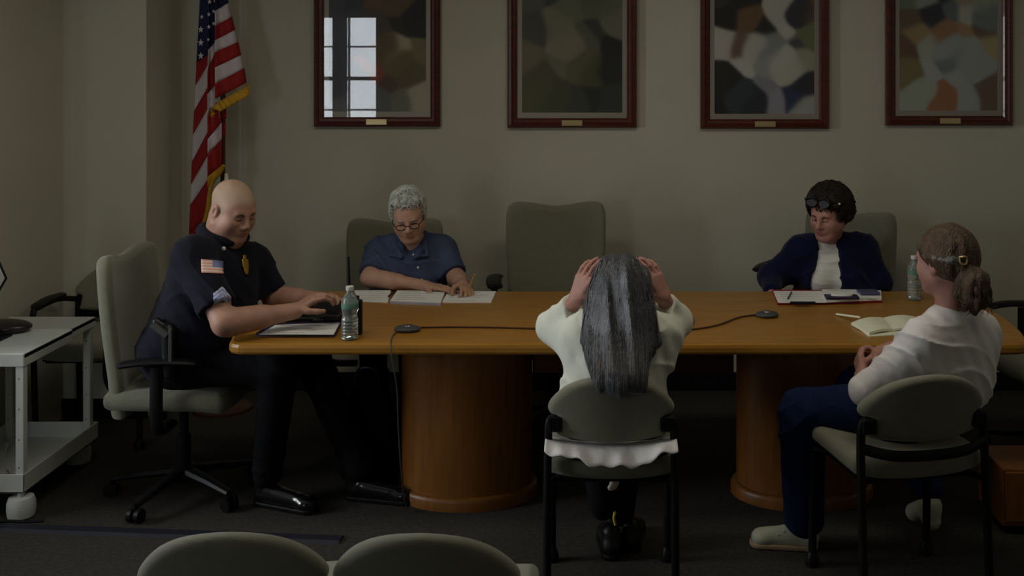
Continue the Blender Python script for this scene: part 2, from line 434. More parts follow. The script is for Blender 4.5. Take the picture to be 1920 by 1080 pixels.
def glass_mat():
    m = bpy.data.materials.new('picture_glass'); m.use_nodes = True; nt = m.node_tree
    for n in list(nt.nodes): nt.nodes.remove(n)
    o = nt.nodes.new('ShaderNodeOutputMaterial'); mx = nt.nodes.new('ShaderNodeMixShader'); fr = nt.nodes.new('ShaderNodeFresnel')
    fr.inputs[0].default_value = 1.5; t = nt.nodes.new('ShaderNodeBsdfTransparent'); g = nt.nodes.new('ShaderNodeBsdfGlossy'); g.inputs['Roughness'].default_value = 0.012
    nt.links.new(fr.outputs[0], mx.inputs[0]); nt.links.new(t.outputs[0], mx.inputs[1]); nt.links.new(g.outputs[0], mx.inputs[2]); nt.links.new(mx.outputs[0], o.inputs[0])
    return m
M['glass'] = glass_mat()

def art_mat():
    m = bpy.data.materials.new('art_print'); m.use_nodes = True; nt = m.node_tree; b = nt.nodes['Principled BSDF']
    a = nt.nodes.new('ShaderNodeVertexColor'); a.layer_name = 'ink'; b.inputs['Roughness'].default_value = 0.8
    nt.links.new(a.outputs[0], b.inputs['Base Color']); return m
M['art'] = art_mat()
# ------------------------------------------------------------------ the room
YB = 6.0
def struct(name, mb, m, **k):
    o = mb.build(name, m, **k); o['kind'] = 'structure'; return o
struct('floor', MB().box(-4.3, 3.6, -1.0, 6.3, -0.1, 0), M['carpet'])
struct('ceiling', MB().box(-4.3, 3.6, -1.0, 6.3, 2.8, 2.9), M['ceil'])
struct('wall_back', MB().box(-2.28, 3.6, YB, YB+0.15, 0, 2.8), M['wall'])
struct('wall_chase', MB().box(-2.72, -2.28, 5.525, YB+0.15, 0, 2.8), M['wall'], bevel=0.004)
struct('wall_left', MB().box(-4.0, -2.70, 4.15, 6.15, 0, 2.8), M['wall'])
struct('wall_right', MB().box(3.3, 3.45, -0.9, 6.15, 0, 2.8), M['wall'])
ws = MB()
for b in ((-4.15, -4.0, -0.9, 2.8, 0, 2.8), (-4.15, -4.0, 4.0, 4.3, 0, 2.8), (-4.15, -4.0, 2.8, 4.0, 0, 0.87), (-4.15, -4.0, 2.8, 4.0, 2.37, 2.8)): ws.box(*b)
struct('wall_side', ws, M['wall'])
ws = MB()
for b in ((-4.15, -3.23, -0.75, -0.6, 0, 2.8), (-2.51, 3.4, -0.75, -0.6, 0, 2.8), (-3.23, -2.51, -0.75, -0.6, 0, 0.87), (-3.23, -2.51, -0.75, -0.6, 2.37, 2.8)): ws.box(*b)
struct('wall_rear', ws, M['wall'])
def window(name, horiz, a0, a1, c):
    r = bpy.data.objects.new(name, None); COL.objects.link(r); r['kind'] = 'structure'
    f = MB(); g = MB(); t = 0.045
    def bx(mb, p0, p1, z0, z1, d):
        if horiz: mb.box(p0, p1, c-d, c+d, z0, z1)
        else: mb.box(c-d, c+d, p0, p1, z0, z1)
    n = 2 if not horiz else 1
    w = (a1-a0)/n
    for k in range(n):
        x0, x1 = a0+k*w, a0+(k+1)*w
        bx(f, x0, x0+t, 0.87, 2.37, 0.03); bx(f, x1-t, x1, 0.87, 2.37, 0.03)
        for z in (0.87, 1.60, 2.37-t): bx(f, x0+t, x1-t, z, z+t, 0.03)
        xm = (x0+x1)/2; bx(f, xm-0.012, xm+0.012, 0.9, 2.35, 0.015)
        for z in (1.25, 1.98): bx(f, x0+t, x1-t, z, z+0.02, 0.015)
    f.build('window_frame', M['white'], r); bx(g, a0+0.01, a1-0.01, 0.88, 2.36, 0.003); g.build('pane', M['glass'], r)
window('window_1', True, -3.23, -2.51, -0.68)
window('window_2', False, 2.8, 4.0, -4.08)
cu = []
for k in range(49):
    x = -3.03+0.17*k/48; cu.append((x, -0.55+0.014*math.sin(k*0.95)))
cm = MB()
for i in range(48):
    (xa, ya), (xb, yb) = cu[i], cu[i+1]; cm.add([(xa, ya, 0.80), (xb, yb, 0.80), (xb, yb, 2.42), (xa, ya, 2.42)], [(0, 1, 2, 3)])
cob = cm.build('curtain', M['olive'], None, True); cob.modifiers.new('t', 'SOLIDIFY').thickness = 0.003
tag(cob, 'narrow grey green curtain reflected in the glass of the leftmost print', 'curtain')
struct('baseboard_back', MB().box(-2.28, 3.3, YB-0.012, YB, 0, 0.1), M['blackpl'])
struct('baseboard_chase', MB().box(-2.70, -2.27, 5.513, 5.525, 0, 0.1), M['blackpl'])

# ceiling light housings (lamps hang just below them)
cl = thing('ceiling_light', 'white rectangular ceiling light above the left of the room', 'ceiling light', (LAMPS[0][0], LAMPS[0][1], 2.8), group='ceiling lights')
MB().box(-0.6, 0.6, -0.3, 0.3, -0.022, 0.0).build('housing', M['white_met'], cl, bevel=0.004)
copy_tree(cl, (LAMPS[1][0], LAMPS[1][1], 2.8), 0, 'white rectangular ceiling light above the middle of the table')
copy_tree(cl, (LAMPS[2][0], LAMPS[2][1], 2.8), 0, 'white rectangular ceiling light above the right of the room')

# rubber cable cover on the carpet and seam
a0, a1 = T(-30, 989, 0), T(640, 1013, 0)
d = (a1-a0).normalized(); n_ = Vector((-d.y, d.x, 0))
st = MB(); z = Vector((0, 0, 0.009))
V = []
for p in (a0, a1):
    for (o, zz) in ((-0.036, 0.0), (-0.022, 0.009), (0.022, 0.009), (0.036, 0.0)): V.append(p+n_*o+Vector((0, 0, zz)))
st.add(V, [(0, 1, 5, 4), (1, 2, 6, 5), (2, 3, 7, 6), (0, 4, 7, 3), (0, 3, 2, 1), (4, 5, 6, 7)])
tag(st.build('cable_cover', M['strip']), 'flat black rubber cable cover lying across the grey carpet', 'cable cover')

# ------------------------------------------------------------------ framed pictures
rng = random.Random(4)
def picture(x0p, x1p, ybp, label, seeds, ytop=-150):
    Y = YB
    a = W(x0p, ybp, Y-0.045); b = W(x1p, ybp, Y-0.045); w = b.x-a.x; H = 0.93; zb = a.z
    r = thing('framed_picture', label, 'picture', ((a.x+b.x)/2, Y-0.0, zb), group='framed prints hung in a row on the wall')
    hw = w/2; fw = 0.052
    # moulded frame: stepped mitred profile
    prof = [(0, 0.0), (0, -0.030), (0.008, -0.040), (0.022, -0.042), (0.030, -0.032), (0.044, -0.030), (0.052, -0.022), (0.052, -0.012)]
    V = []; F = []
    for (o, y) in prof:
        for (sx, sz) in ((-1, 0), (1, 0), (1, 1), (-1, 1)):
            V.append((sx*(hw-o), y, (o if sz == 0 else H-o)))
    for i in range(len(prof)-1):
        for k in range(4):
            k2 = (k+1) % 4; F.append((i*4+k, i*4+k2, (i+1)*4+k2, (i+1)*4+k))
    mesh('frame', V, F, M['darkwood'], r)
    iw = hw-fw; m_ = 0.026
    MB().box(-iw, iw, -0.012, -0.004, fw, H-fw).build('mat_board', M['mat'], r)
    # print: soft abstract patches of colour (generic stand-in)
    aw, z0, z1 = iw-m_, fw+m_+0.004, H-fw-m_-0.01
    nx, nz = 60, 84
    ux, uz = np.meshgrid(np.linspace(0, 1, nx+1), np.linspace(0, 1, nz+1), indexing='ij')
    Vv = np.stack([-aw+2*aw*ux, np.full_like(ux, -0.0125), z0+(z1-z0)*uz], -1).reshape(-1, 3)
    idx = np.arange((nx+1)*(nz+1)).reshape(nx+1, nz+1)
    Q = np.stack([idx[:-1, :-1], idx[1:, :-1], idx[1:, 1:], idx[:-1, 1:]], -1).reshape(-1, 4)
    o = mesh('print', Vv, Q, M['art'], r)
    # seeds: u (left-right), v (down from the frame's lower visible 3/4), colour
    P = np.array([(s[0], s[1]) for s in seeds]); C = np.array([s[2] for s in seeds], float)
    wob = 0.035*np.sin(9*ux+5*uz*2)+0.03*np.sin(17*uz+4*ux)
    px_ = (ux+wob).reshape(-1); pz_ = (uz+0.8*wob.T.reshape(ux.shape) if False else uz+0.6*wob).reshape(-1)
    d2 = (px_[:, None]-P[None, :, 0])**2+((pz_[:, None]-P[None, :, 1])*1.35)**2
    wt = np.exp(-(d2-d2.min(1, keepdims=True))/0.0035); wt /= wt.sum(1, keepdims=True)
    col = wt @ C
    att = o.data.color_attributes.new('ink', 'FLOAT_COLOR', 'POINT')
    att.data.foreach_set('color', np.concatenate([col, np.ones((len(col), 1))], 1).astype(np.float32).ravel())
    MB().box(-iw, iw, -0.018, -0.016, fw, H-fw).build('glass_pane', M['glass'], r)
    MB().box(-0.056, 0.056, -0.047, -0.041, 0.012, 0.042).build('brass_plate', M['brass'], r, bevel=0.001)
    return r
def s2l(c): return tuple(((x/255)/12.92 if x < 10 else ((x/255+0.055)/1.055)**2.4)*2.6 for x in c)
def S(*L): return [(u, v, s2l(c)) for (u, v, c) in L]
K = (35, 33, 36)
picture(587, 824, 238, 'dark framed print over the woman in the blue shirt, window glare on its glass', S(
 (.1,.9,(62,62,66)),(.3,.9,(52,52,58)),(.5,.85,(78,60,48)),(.85,.9,K),(.1,.6,(64,66,70)),(.3,.6,(56,58,64)),(.5,.62,(60,54,48)),(.75,.62,(40,38,36)),(.92,.68,K),(.6,.46,(74,62,46)),(.72,.35,(78,66,48)),(.92,.42,(84,80,58)),(.5,.3,(110,54,42)),(.62,.22,(66,50,46)),(.85,.25,(70,64,48)),(.92,.12,(120,118,104)),(.75,.08,(84,84,72)),(.5,.08,(72,74,74)),(.1,.2,(64,66,70)),(.3,.2,(60,60,66)),(.15,.05,(84,84,88)),(.7,.46,(118,112,92)),(.7,.8,(70,58,48))))
picture(951, 1194, 240, 'grey green framed print above the empty chair', S(
 (.1,.9,(70,72,64)),(.35,.92,(52,50,56)),(.5,.75,(84,84,70)),(.7,.8,(76,76,62)),(.9,.8,(80,80,66)),(.15,.6,(60,60,54)),(.35,.62,(92,90,76)),(.45,.5,(98,94,80)),(.6,.55,(72,72,62)),(.75,.6,(50,50,48)),(.9,.5,(30,30,32)),(.1,.4,(84,80,66)),(.2,.3,(66,64,52)),(.4,.35,(84,82,68)),(.55,.3,(74,72,58)),(.7,.25,(62,62,44)),(.88,.3,(30,32,34)),(.15,.1,(66,66,48)),(.35,.12,(58,60,48)),(.55,.1,(50,54,50)),(.7,.15,(34,38,38)),(.9,.1,(42,46,44)),(.97,.65,(88,88,76))))
picture(1314, 1556, 242, 'framed print with pale shapes on black, third from the left on the wall', S(
 (.1,.9,(48,46,46)),(.3,.85,(34,32,34)),(.34,.68,(92,70,48)),(.15,.7,(32,30,32)),(.5,.6,(34,32,32)),(.66,.8,(150,148,142)),(.66,.68,(146,146,140)),(.72,.58,(150,150,144)),(.85,.75,(44,46,54)),(.95,.8,(100,72,54)),(.96,.55,(92,96,70)),(.12,.5,(148,146,140)),(.25,.48,(92,74,62)),(.4,.47,(146,146,140)),(.3,.36,(150,150,146)),(.55,.5,(112,116,116)),(.55,.36,(124,126,124)),(.68,.38,(150,150,144)),(.85,.4,(126,126,110)),(.75,.32,(146,146,138)),(.1,.25,(28,28,30)),(.25,.12,(40,48,58)),(.1,.08,(20,20,24)),(.52,.2,(110,112,120)),(.6,.1,(120,120,130)),(.8,.12,(36,44,74)),(.9,.18,(34,36,48)),(.9,.05,(130,132,130)),(.4,.08,(30,34,44)),(.8,.5,(60,62,64))))
picture(1663, 1901, 236, 'framed print in pale greens and greys, furthest right on the wall', S(
 (.1,.85,(88,100,80)),(.3,.85,(120,124,118)),(.45,.85,(40,42,52)),(.35,.68,(30,32,44)),(.55,.72,(80,88,92)),(.68,.85,(124,112,94)),(.7,.7,(140,140,132)),(.9,.8,(118,126,112)),(.88,.68,(90,100,100)),(.12,.66,(82,70,54)),(.18,.56,(126,108,78)),(.45,.57,(122,92,66)),(.65,.56,(128,104,78)),(.85,.58,(88,68,58)),(.9,.48,(134,124,92)),(.1,.44,(84,62,48)),(.3,.46,(132,136,126)),(.5,.44,(126,132,136)),(.7,.45,(128,134,134)),(.1,.3,(100,92,60)),(.3,.3,(136,138,140)),(.52,.36,(96,104,108)),(.6,.25,(130,136,136)),(.8,.3,(128,132,132)),(.9,.15,(86,66,54)),(.45,.1,(128,84,60)),(.2,.1,(130,136,126)),(.7,.1,(130,136,136))))

# ------------------------------------------------------------------ flag on its stand
def flag():
    Yf = 5.62
    r = thing('flag_on_stand', 'national flag with gold fringe hanging from a dark pole in the corner', 'flag', (W(420, 330, Yf).x, Yf+0.05, 0))
    def c(cx, cy): return (260+cx/2.453, cy/2.453)
    R_, Wh, B, G = 0, 1, 2, 3
    Vs = []; Fs = []; mi = []
    def strip(bands, depth, n=10, sub=4):
        """bands: (left(x,y), right(x,y)) edge points in crop units top->bottom with a colour between neighbours"""
        for (l0, r0, l1, r1, colr) in bands:
            base = len(Vs)
            for j in range(sub+1):
                v = j/sub
                for i in range(n+1):
                    u = i/n
                    lx, ly = l0[0]+(l1[0]-l0[0])*v, l0[1]+(l1[1]-l0[1])*v
                    rx, ry = r0[0]+(r1[0]-r0[0])*v, r0[1]+(r1[1]-r0[1])*v
                    x, y = lx+(rx-lx)*u, ly+(ry-ly)*u
                    q = c(x, y); Vs.append(W(q[0], q[1], Yf+depth(u, q[1])))
            for j in range(sub):
                for i in range(n):
                    a = base+j*(n+1)+i; Fs.append((a, a+n+1, a+n+2, a+1)); mi.append(colr)
    def ex(x0, y0, x1, y1):   # edge line x at y
        return lambda y: x0+(x1-x0)*(y-y0)/(y1-y0)
    A = lambda y: 292-0.093*max(y, -40) if y < 290 else (265-0.048*(y-290) if y < 600 else 250-0.040*(y-600))
    def mk(fl, fr, L, Rr, cols):
        return [((fl(L[i]), L[i]), (fr(Rr[i]), Rr[i]), (fl(L[i+1]), L[i+1]), (fr(Rr[i+1]), Rr[i+1]), cols[i]) for i in range(len(cols))]
    Bx = lambda y: 322 if y < 300 else 318
    strip(mk(A, Bx, [-260, 288, 395, 510, 620, 745, 850, 945, 1080, 1250], [-290, 250, 300, 400, 500, 605, 715, 825, 990, 1200], [B, R_, Wh, R_, Wh, R_, Wh, R_, R_]),
          lambda u, y: 0.015*math.cos(math.pi*u)+0.030)
    Cx = lambda y: 352 if y < 450 else (352+26*(y-450)/110 if y < 560 else 380)
    strip(mk(Bx, Cx, [-290, 228, 330, 432, 532, 640, 708, 812, 862], [-300, 192, 235, 390, 470, 565, 640, 762, 795], [B, Wh, R_, Wh, R_, Wh, R_, G]),
          lambda u, y: -0.020+0.030*math.sin(math.pi*u))
    Dx = lambda y: 412+y*0.24 if y < 320 else 489+(y-320)*0.13
    Cc = lambda y: 352
    strip(mk(Cc, Dx, [-290, 50, 120, 185, 240, 310, 385, 455], [-300, 12, 75, 137, 192, 252, 312, 380], [B, Wh, R_, Wh, R_, Wh, R_]),
          lambda u, y: -0.05+0.09*u+0.02*math.sin(6*u))
    # lower returns of red cloth beside the fringe
    strip([((366, 478), (400, 470), (378, 550), (404, 545), R_), ((378, 575), (400, 560), (384, 640), (400, 612), R_)], lambda u, y: 0.02)
    cl = mesh('flag_cloth', Vs, Fs, [M['flagred'], M['flagwhite'], M['flagblue'], M['gold']], r, True, mi, True)
    # stars, part of the printed cloth pattern
    for (sx, sy, dd, k) in ((286, 136, .0, 13), (286, 196, .0, 14), (286, 257, .0, 14), (323, 66, -.03, 9), (323, 124, -.03, 9), (320, 182, -.03, 7), (290, 78, .0, 9), (345, 52, -.04, 8), (345, 108, -.04, 8), (326, 8, -.03, 10), (350, 5, -.04, 7)):
        q = c(sx, sy); ctr = W(q[0], q[1], Yf+(0.016 if dd == 0 else -0.026)); SV = []; SF = []; b0 = 0
        for k2 in range(10):
            rr = 1.3*(k/2.453 if k2 % 2 == 0 else k/2.453*0.42)*Yf/FPX
            an = math.pi/2+k2*math.pi/5; SV.append(ctr+Vector((rr*math.cos(an)*0.8, 0, rr*math.sin(an))))
        SV.append(ctr)
        SF += [(b0+10, b0+k2, b0+(k2+1) % 10) for k2 in range(10)]
        mesh('star', SV, SF, M['flagwhite'], cl, False, None, True)
    fr = [c(502, 382), c(480, 408), c(440, 428), c(400, 452), c(372, 468), c(360, 492), c(366, 530), c(385, 560), c(398, 585), c(400, 612), c(392, 632)]
    pts = spline([W(p[0], p[1], Yf+0.03-0.05*math.sin(i*0.5)) for i, p in enumerate(fr)], 6)
    V = []; F = []
    for i, p in enumerate(pts):
        t = (pts[min(i+1, len(pts)-1)]-pts[max(i-1, 0)]).normalized()
        dn = Vector((0.35, -0.2, -1)).normalized()*0.05 if i < 26 else Vector((-0.5, -0.2, -0.5)).normalized()*0.04
        for k in range(4): V.append(p+dn*(k/3)+Vector((0, -0.006*math.sin(k+i*1.7), 0)))
    for i in range(len(pts)-1):
        for k in range(3): F.append((i*4+k, i*4+k+1, i*4+5+k, i*4+4+k))
    f2 = mesh('fringe', V, F, M['gold'], r, True, None, True); sd = f2.modifiers.new('t', 'SOLIDIFY'); sd.thickness = 0.006
    fr2 = [c(392, 760), c(370, 800), c(345, 830), c(328, 880), c(318, 960), c(300, 1030), c(285, 1075)]
    mb = MB(); mb.tube(spline([W(p[0], p[1], Yf-0.03) for p in fr2], 6), 0.022, 8, flat=0.4); mb.build('fringe', M['gold'], r, True, world=True)
    sd = cl.modifiers.new('t', 'SOLIDIFY'); sd.thickness = 0.002
    p0 = W(418, 330, Yf+0.05)
    MB().tube([(p0.x, p0.y, 0.03), (p0.x, p0.y, 2.45)], 0.0125, 12).build('pole', M['polewood'], r, True, world=True)
    MB().lathe([(0.0, 0), (0.012, 0.01), (0.03, 0.04), (0.012, 0.08), (0.0, 0.11)], (p0.x, p0.y, 2.45), 16).build('finial', M['goldmet'], r, True, world=True)
    MB().lathe([(0.15, 0), (0.15, 0.015), (0.12, 0.03), (0.03, 0.05), (0.022, 0.12), (0.018, 0.12)], (p0.x, p0.y, 0), 28).build('stand_base', M['polewood'], r, True, world=True)
    tz = W(424, 325, Yf+0.02)
    MB().tube([tz, tz+Vector((0.002, 0, -0.035))], [0.008, 0.012], 8).build('tassel', M['cream'], r, True, world=True)
flag()
# ------------------------------------------------------------------ conference table
def table():
    r = thing('conference_table', 'long honey-coloured wood conference table with two column pedestals', 'table', (0.12, 4.58, 0))
    xc, y0, y1, xl, xr = 0.0, 4.10-4.58, 5.06-4.58, -1.50, 1.50
    def outline(ins):
        P = []
        rad = 0.07
        def endx(y, s):   # bowed ends
            t = (y-(y0+y1)/2)/((y1-y0)/2); return s*(1.50+0.075*(1-t*t)-ins)
        n = 14
        ys = [y0+ins+rad+(y1-y0-2*ins-2*rad)*i/n for i in range(n+1)]
        right = [(endx(y, 1), y) for y in ys]; left = [(endx(y, -1), y) for y in ys]
        def corner(cx, cy, a0):
            return [(cx+rad*math.cos(a0+math.pi/2*k/6), cy+rad*math.sin(a0+math.pi/2*k/6)) for k in range(7)]
        P += corner(right[0][0]-rad, y0+ins+rad, -math.pi/2)[:-1]+right
        P += corner(right[-1][0]-rad, y1-ins-rad, 0)[1:]
        P += corner(left[-1][0]+rad, y1-ins-rad, math.pi/2)[:-1]+left[::-1]
        P += corner(left[0][0]+rad, y0+ins+rad, math.pi)[1:]
        return P
    # rounded-over edge
    prof = [(0.012, 0.697), (0.004, 0.700), (0.0, 0.708), (0.0, 0.724), (0.004, 0.735), (0.014, 0.740)]
    V = []; F = []
    for (ins, z) in prof: V += [(x, y, z) for x, y in outline(ins)]
    n = len(V)//len(prof)
    for i in range(len(prof)-1):
        for k in range(n):
            k2 = (k+1) % n; F.append((i*n+k, i*n+k2, (i+1)*n+k2, (i+1)*n+k))
    F.append(tuple(range(n))[::-1]); F.append(tuple((len(prof)-1)*n+k for k in range(n)))
    mesh('tabletop', V, F, M['oak'], r)
    for px in (-0.665, 0.735):
        p = MB().lathe([(1.0, 0.0), (1.0, 0.697)], (px, 0, 0), 56, 0.272, 0.20).build('pedestal', M['oakv_shaded'], r, True)
        MB().lathe([(0.29, 0.0), (0.29, 0.034), (0.285, 0.046), (0.275, 0.052), (0.272, 0.052)], (px, 0, 0), 56, 1.02, 0.76).build('base_moulding', M['oakv_shaded'], p, True)
    for bx_ in ((-1.22, -0.95, -0.05, 0.0, 0.60, 0.697), (-0.39, 0.45, -0.012, 0.012, 0.5, 0.697), (1.0, 1.25, -0.05, 0.0, 0.6, 0.697)):
        MB().box(*bx_).build('support_rail', M['darkwood'], r)
table()

# ------------------------------------------------------------------ chairs
def task_chair(name_label, loc, rz, zoff=0.0, wear=None, backz=0.0):
    """high-backed swivel chair, sitter faces +Y locally"""
    r = thing('swivel_chair', name_label, 'chair', loc, rz, None)
    out = [(-0.225, 0.50), (-0.20, 0.46), (0.0, 0.445), (0.20, 0.46), (0.225, 0.50), (0.238, 0.72), (0.246, 0.98), (0.238, 1.075), (0.205, 1.105), (0.13, 1.102), (0, 1.083), (-0.13, 1.102), (-0.205, 1.105), (-0.238, 1.075), (-0.246, 0.98), (-0.238, 0.72)]
    out = [(x, z+backz) for x, z in out]
    bend = lambda X, Z: -0.25-0.10*np.clip(Z-0.62, 0, 1)**1.3*1.6+0.03*(X/0.24)**2-0.02*np.sin(np.clip((Z-0.45)/0.65, 0, 1)*3.14)
    cushion('backrest', out, 0.032, 0.028, bend, M['olive'], r)
    so = [(-0.24, -0.20), (-0.21, -0.235), (0, -0.245), (0.21, -0.235), (0.24, -0.20), (0.25, 0.0), (0.245, 0.20), (0.20, 0.25), (0, 0.262), (-0.20, 0.25), (-0.245, 0.20), (-0.25, 0.0)]
    cushion('seat', so, 0.042, 0.038, lambda X, Y: 0.455-0.02*np.clip((Y-0.1)/0.15, 0, 1)**2+0*X, M['olive'], r, axis='z')
    MB().box(-0.10, 0.10, -0.14, 0.10, 0.375, 0.413).build('seat_pan', M['blackpl'], r, bevel=0.008)
    MB().tube(spline([(0, -0.10, 0.39), (0, -0.24, 0.40), (0, -0.315, 0.47), (0, -0.318, 0.62)], 5), 0.028, 8, flat=0.5).build('back_bracket', M['blackpl'], r, True)
    for s in (-1, 1):
        MB().tube(spline([(s*0.13, 0.0, 0.395), (s*0.25, 0.0, 0.40), (s*0.285, 0.0, 0.46), (s*0.285, 0.0, 0.665)], 6), 0.026, 10, flat=0.6).build('armrest_post', M['blackpl'], r, True)
        a = MB().tube(spline([(s*0.285, -0.15, 0.668), (s*0.288, -0.05, 0.682), (s*0.285, 0.08, 0.684), (s*0.27, 0.17, 0.675)], 6), [0.018]+[0.036]*17+[0.018], 12, flat=0.38)
        a.build('armrest', M['blackpl'], r, True)
    MB().lathe([(0.028, 0.09), (0.028, 0.25), (0.018, 0.26), (0.018, 0.38)], (0, 0, 0), 16).build('gas_lift', M['blackpl'], r, True)
    MB().lathe([(0.045, 0.06), (0.05, 0.075), (0.045, 0.12), (0.03, 0.13)], (0, 0, 0), 20).build('hub', M['blackpl'], r, True)
    for k in range(5):
        w = math.radians(72*k+(wear if wear is not None else 18))
        d = Vector((math.cos(w), math.sin(w), 0))
        l = MB().tube([d*0.03+Vector((0, 0, 0.100)), d*0.16+Vector((0, 0, 0.088)), d*0.295+Vector((0, 0, 0.068))], [0.030, 0.024, 0.018], 8, flat=0.7).build('leg', M['blackpl'], r, True)
        c = d*0.295; n = Vector((-d.y, d.x, 0)); wb = MB()
        for s in (-1, 1): wb.tube([c+n*s*0.008+Vector((0, 0, 0.028)), c+n*s*0.026+Vector((0, 0, 0.028))], 0.028, 16)
        wb.tube([c+Vector((0, 0, 0.03)), c+Vector((0, 0, 0.075))], 0.009, 8)
        wb.build('caster', M['blackpl'], l, True)
    return r
c0 = task_chair('olive swivel chair carrying the man in the navy uniform', (-1.72, 4.55, 0), math.radians(-90), wear=-90+20-18)
G_T = 'high backed swivel chairs around the table'; c0['group'] = G_T
def adjust(c, back=(0, 0, 0), arms=0.0, inner=False):
    for ch in c.children:
        if ch.name.startswith('backrest'): ch.location = back
        if ch.name.startswith('armrest'):
            side = ch.data.vertices[0].co.x
            ch.location = (0.04, 0, arms) if (inner and side > 0) else (0, 0, -0.03 if inner else arms)
    return c
c1 = copy_tree(c0, (W(1046, 378, 5.7).x, 5.38, 0), math.pi+0.03, 'empty olive swivel chair with a dipped top edge behind the middle of the table')
c2 = copy_tree(c0, (W(740, 400, 5.8).x, 5.50, -0.0), math.pi-0.02, 'olive swivel chair behind the white-haired woman in the blue shirt')
c3 = copy_tree(c0, (1.16, 5.46, 0), math.pi-0.6, 'olive swivel chair turned sideways behind the woman in the navy cardigan')
c1.scale = (1.05, 1, 1); c2.scale = (1.04, 1, 1)
c4 = copy_tree(c0, (2.06, 4.97, 0), math.pi/2+0.05, 'swivel chair at the right end of the table, mostly out of view')
adjust(c0, (0, 0.05, -0.085), -0.055); adjust(c1, (0, 0, -0.03), 0.05); adjust(c2, (0, 0, -0.135), -0.11); adjust(c3, (0, 0, -0.075), 0.075, True); adjust(c4, (0, 0, -0.05), -0.045)

def guest_chair(label, loc, rz, group, arms=False):
    """low-backed guest chair, sitter faces +Y locally"""
    r = thing('guest_chair', label, 'chair', loc, rz, group)
    right = [(0.165, 0.575), (0.176, 0.60), (0.175, 0.64), (0.198, 0.652), (0.206, 0.676), (0.184, 0.714), (0.140, 0.754), (0.080, 0.780)]
    out = [(0, 0.558)]+right+[(0.0, 0.79)]+[(-x, z) for x, z in right[::-1]]
    bend = lambda X, Z: -0.235-0.25*(Z-0.56)+0.05*(X/0.21)**2
    cushion('backrest', out, 0.026, 0.022, bend, M['olive'], r, h=0.005)
    so = [(-0.20, -0.215), (-0.12, -0.24), (0, -0.248), (0.12, -0.24), (0.20, -0.215), (0.215, -0.18), (0.215, 0.0), (0.212, 0.19), (0.18, 0.225), (0, 0.235), (-0.18, 0.225), (-0.212, 0.19), (-0.215, 0.0), (-0.215, -0.18)]
    cushion('seat', so, 0.036, 0.03, lambda X, Y: 0.472+0.012*(X/0.23)**2-0.012*np.clip((Y-0.1)/0.12, 0, 1)**2, M['olive'], r, axis='z')
    MB().box(-0.18, 0.18, -0.19, 0.19, 0.412, 0.436).build('seat_shell', M['blackpl'], r, bevel=0.008)
    for s in (-1, 1):
        MB().tube(spline([(s*0.207, -0.27, 0.0), (s*0.207, -0.245, 0.40), (s*0.205, -0.235, 0.55), (s*0.200, -0.235, 0.63), (s*0.17, -0.235, 0.64)], 6), 0.0135, 10).build('back_leg', M['blackmet'], r, True)
        fz = [(s*0.207, 0.15, 0.03), (s*0.207, 0.14, 0.40)]
        if arms: fz = [(s*0.235, 0.15, 0.03), (s*0.24, 0.16, 0.40), (s*0.24, 0.17, 0.63), (s*0.24, 0.10, 0.655), (s*0.238, -0.10, 0.65), (s*0.207, -0.235, 0.62)]
        f = MB().tube(spline(fz, 6), 0.0135, 10).build('front_leg', M['blackmet'], r, True)
        MB().lathe([(0.0, 0.0), (0.022, 0.0), (0.024, 0.02), (0.016, 0.045), (0.0135, 0.05)], (s*(0.235 if arms else 0.207), 0.15, 0), 18).build('foot', M['blackpl'], f, True)
        if arms: MB().tube(spline([(s*0.242, -0.16, 0.662), (s*0.245, 0.0, 0.672), (s*0.243, 0.155, 0.664)], 6), [0.014]+[0.027]*11+[0.014], 10, flat=0.4).build('armrest', M['blackpl'], r, True)
        x0, x1 = (0.160, 0.206) if s > 0 else (-0.206, -0.160)
        MB().box(x0, x1, -0.258, -0.225, 0.598, 0.648).build('back_bracket', M['blackpl'], r, bevel=0.006)
        for (ya, yb) in ((-0.15, -0.242), (0.10, 0.14)):
            MB().tube([(s*0.17, ya, 0.420), (s*0.207, yb, 0.420)], 0.011, 8).build('side_rail', M['blackmet'], r, True)
    MB().tube(spline([(-0.205, -0.238, 0.55), (-0.12, -0.278, 0.535), (0, -0.286, 0.53), (0.12, -0.278, 0.535), (0.205, -0.238, 0.55)], 5), 0.010, 10, flat=1.8).build('back_rail', M['blackmet'], r, True)
    return r
GG = 'low backed guest chairs'
g0 = guest_chair('low-backed guest chair carrying the woman with long grey hair', (0.045, 3.79, 0), 0, GG)
gp = copy_tree(g0, (1.015, 3.80, 0), math.radians(12), 'low-backed guest chair carrying the woman with a brown ponytail')
gp.scale = (1.07, 1, 1)
copy_tree(g0, (W(413, 1000, 2.35).x, 2.62, 0), math.radians(3), 'empty guest chair in the foreground, left of the two, only its rounded back showing')
copy_tree(g0, (W(800, 1000, 2.35).x, 2.615, 0), math.radians(-2), 'empty guest chair in the foreground, right of the two, only its rounded back showing')
guest_chair('guest chair with black arms against the wall behind the white cart', (-2.37, 5.22, 0), math.pi+0.05, GG, True)

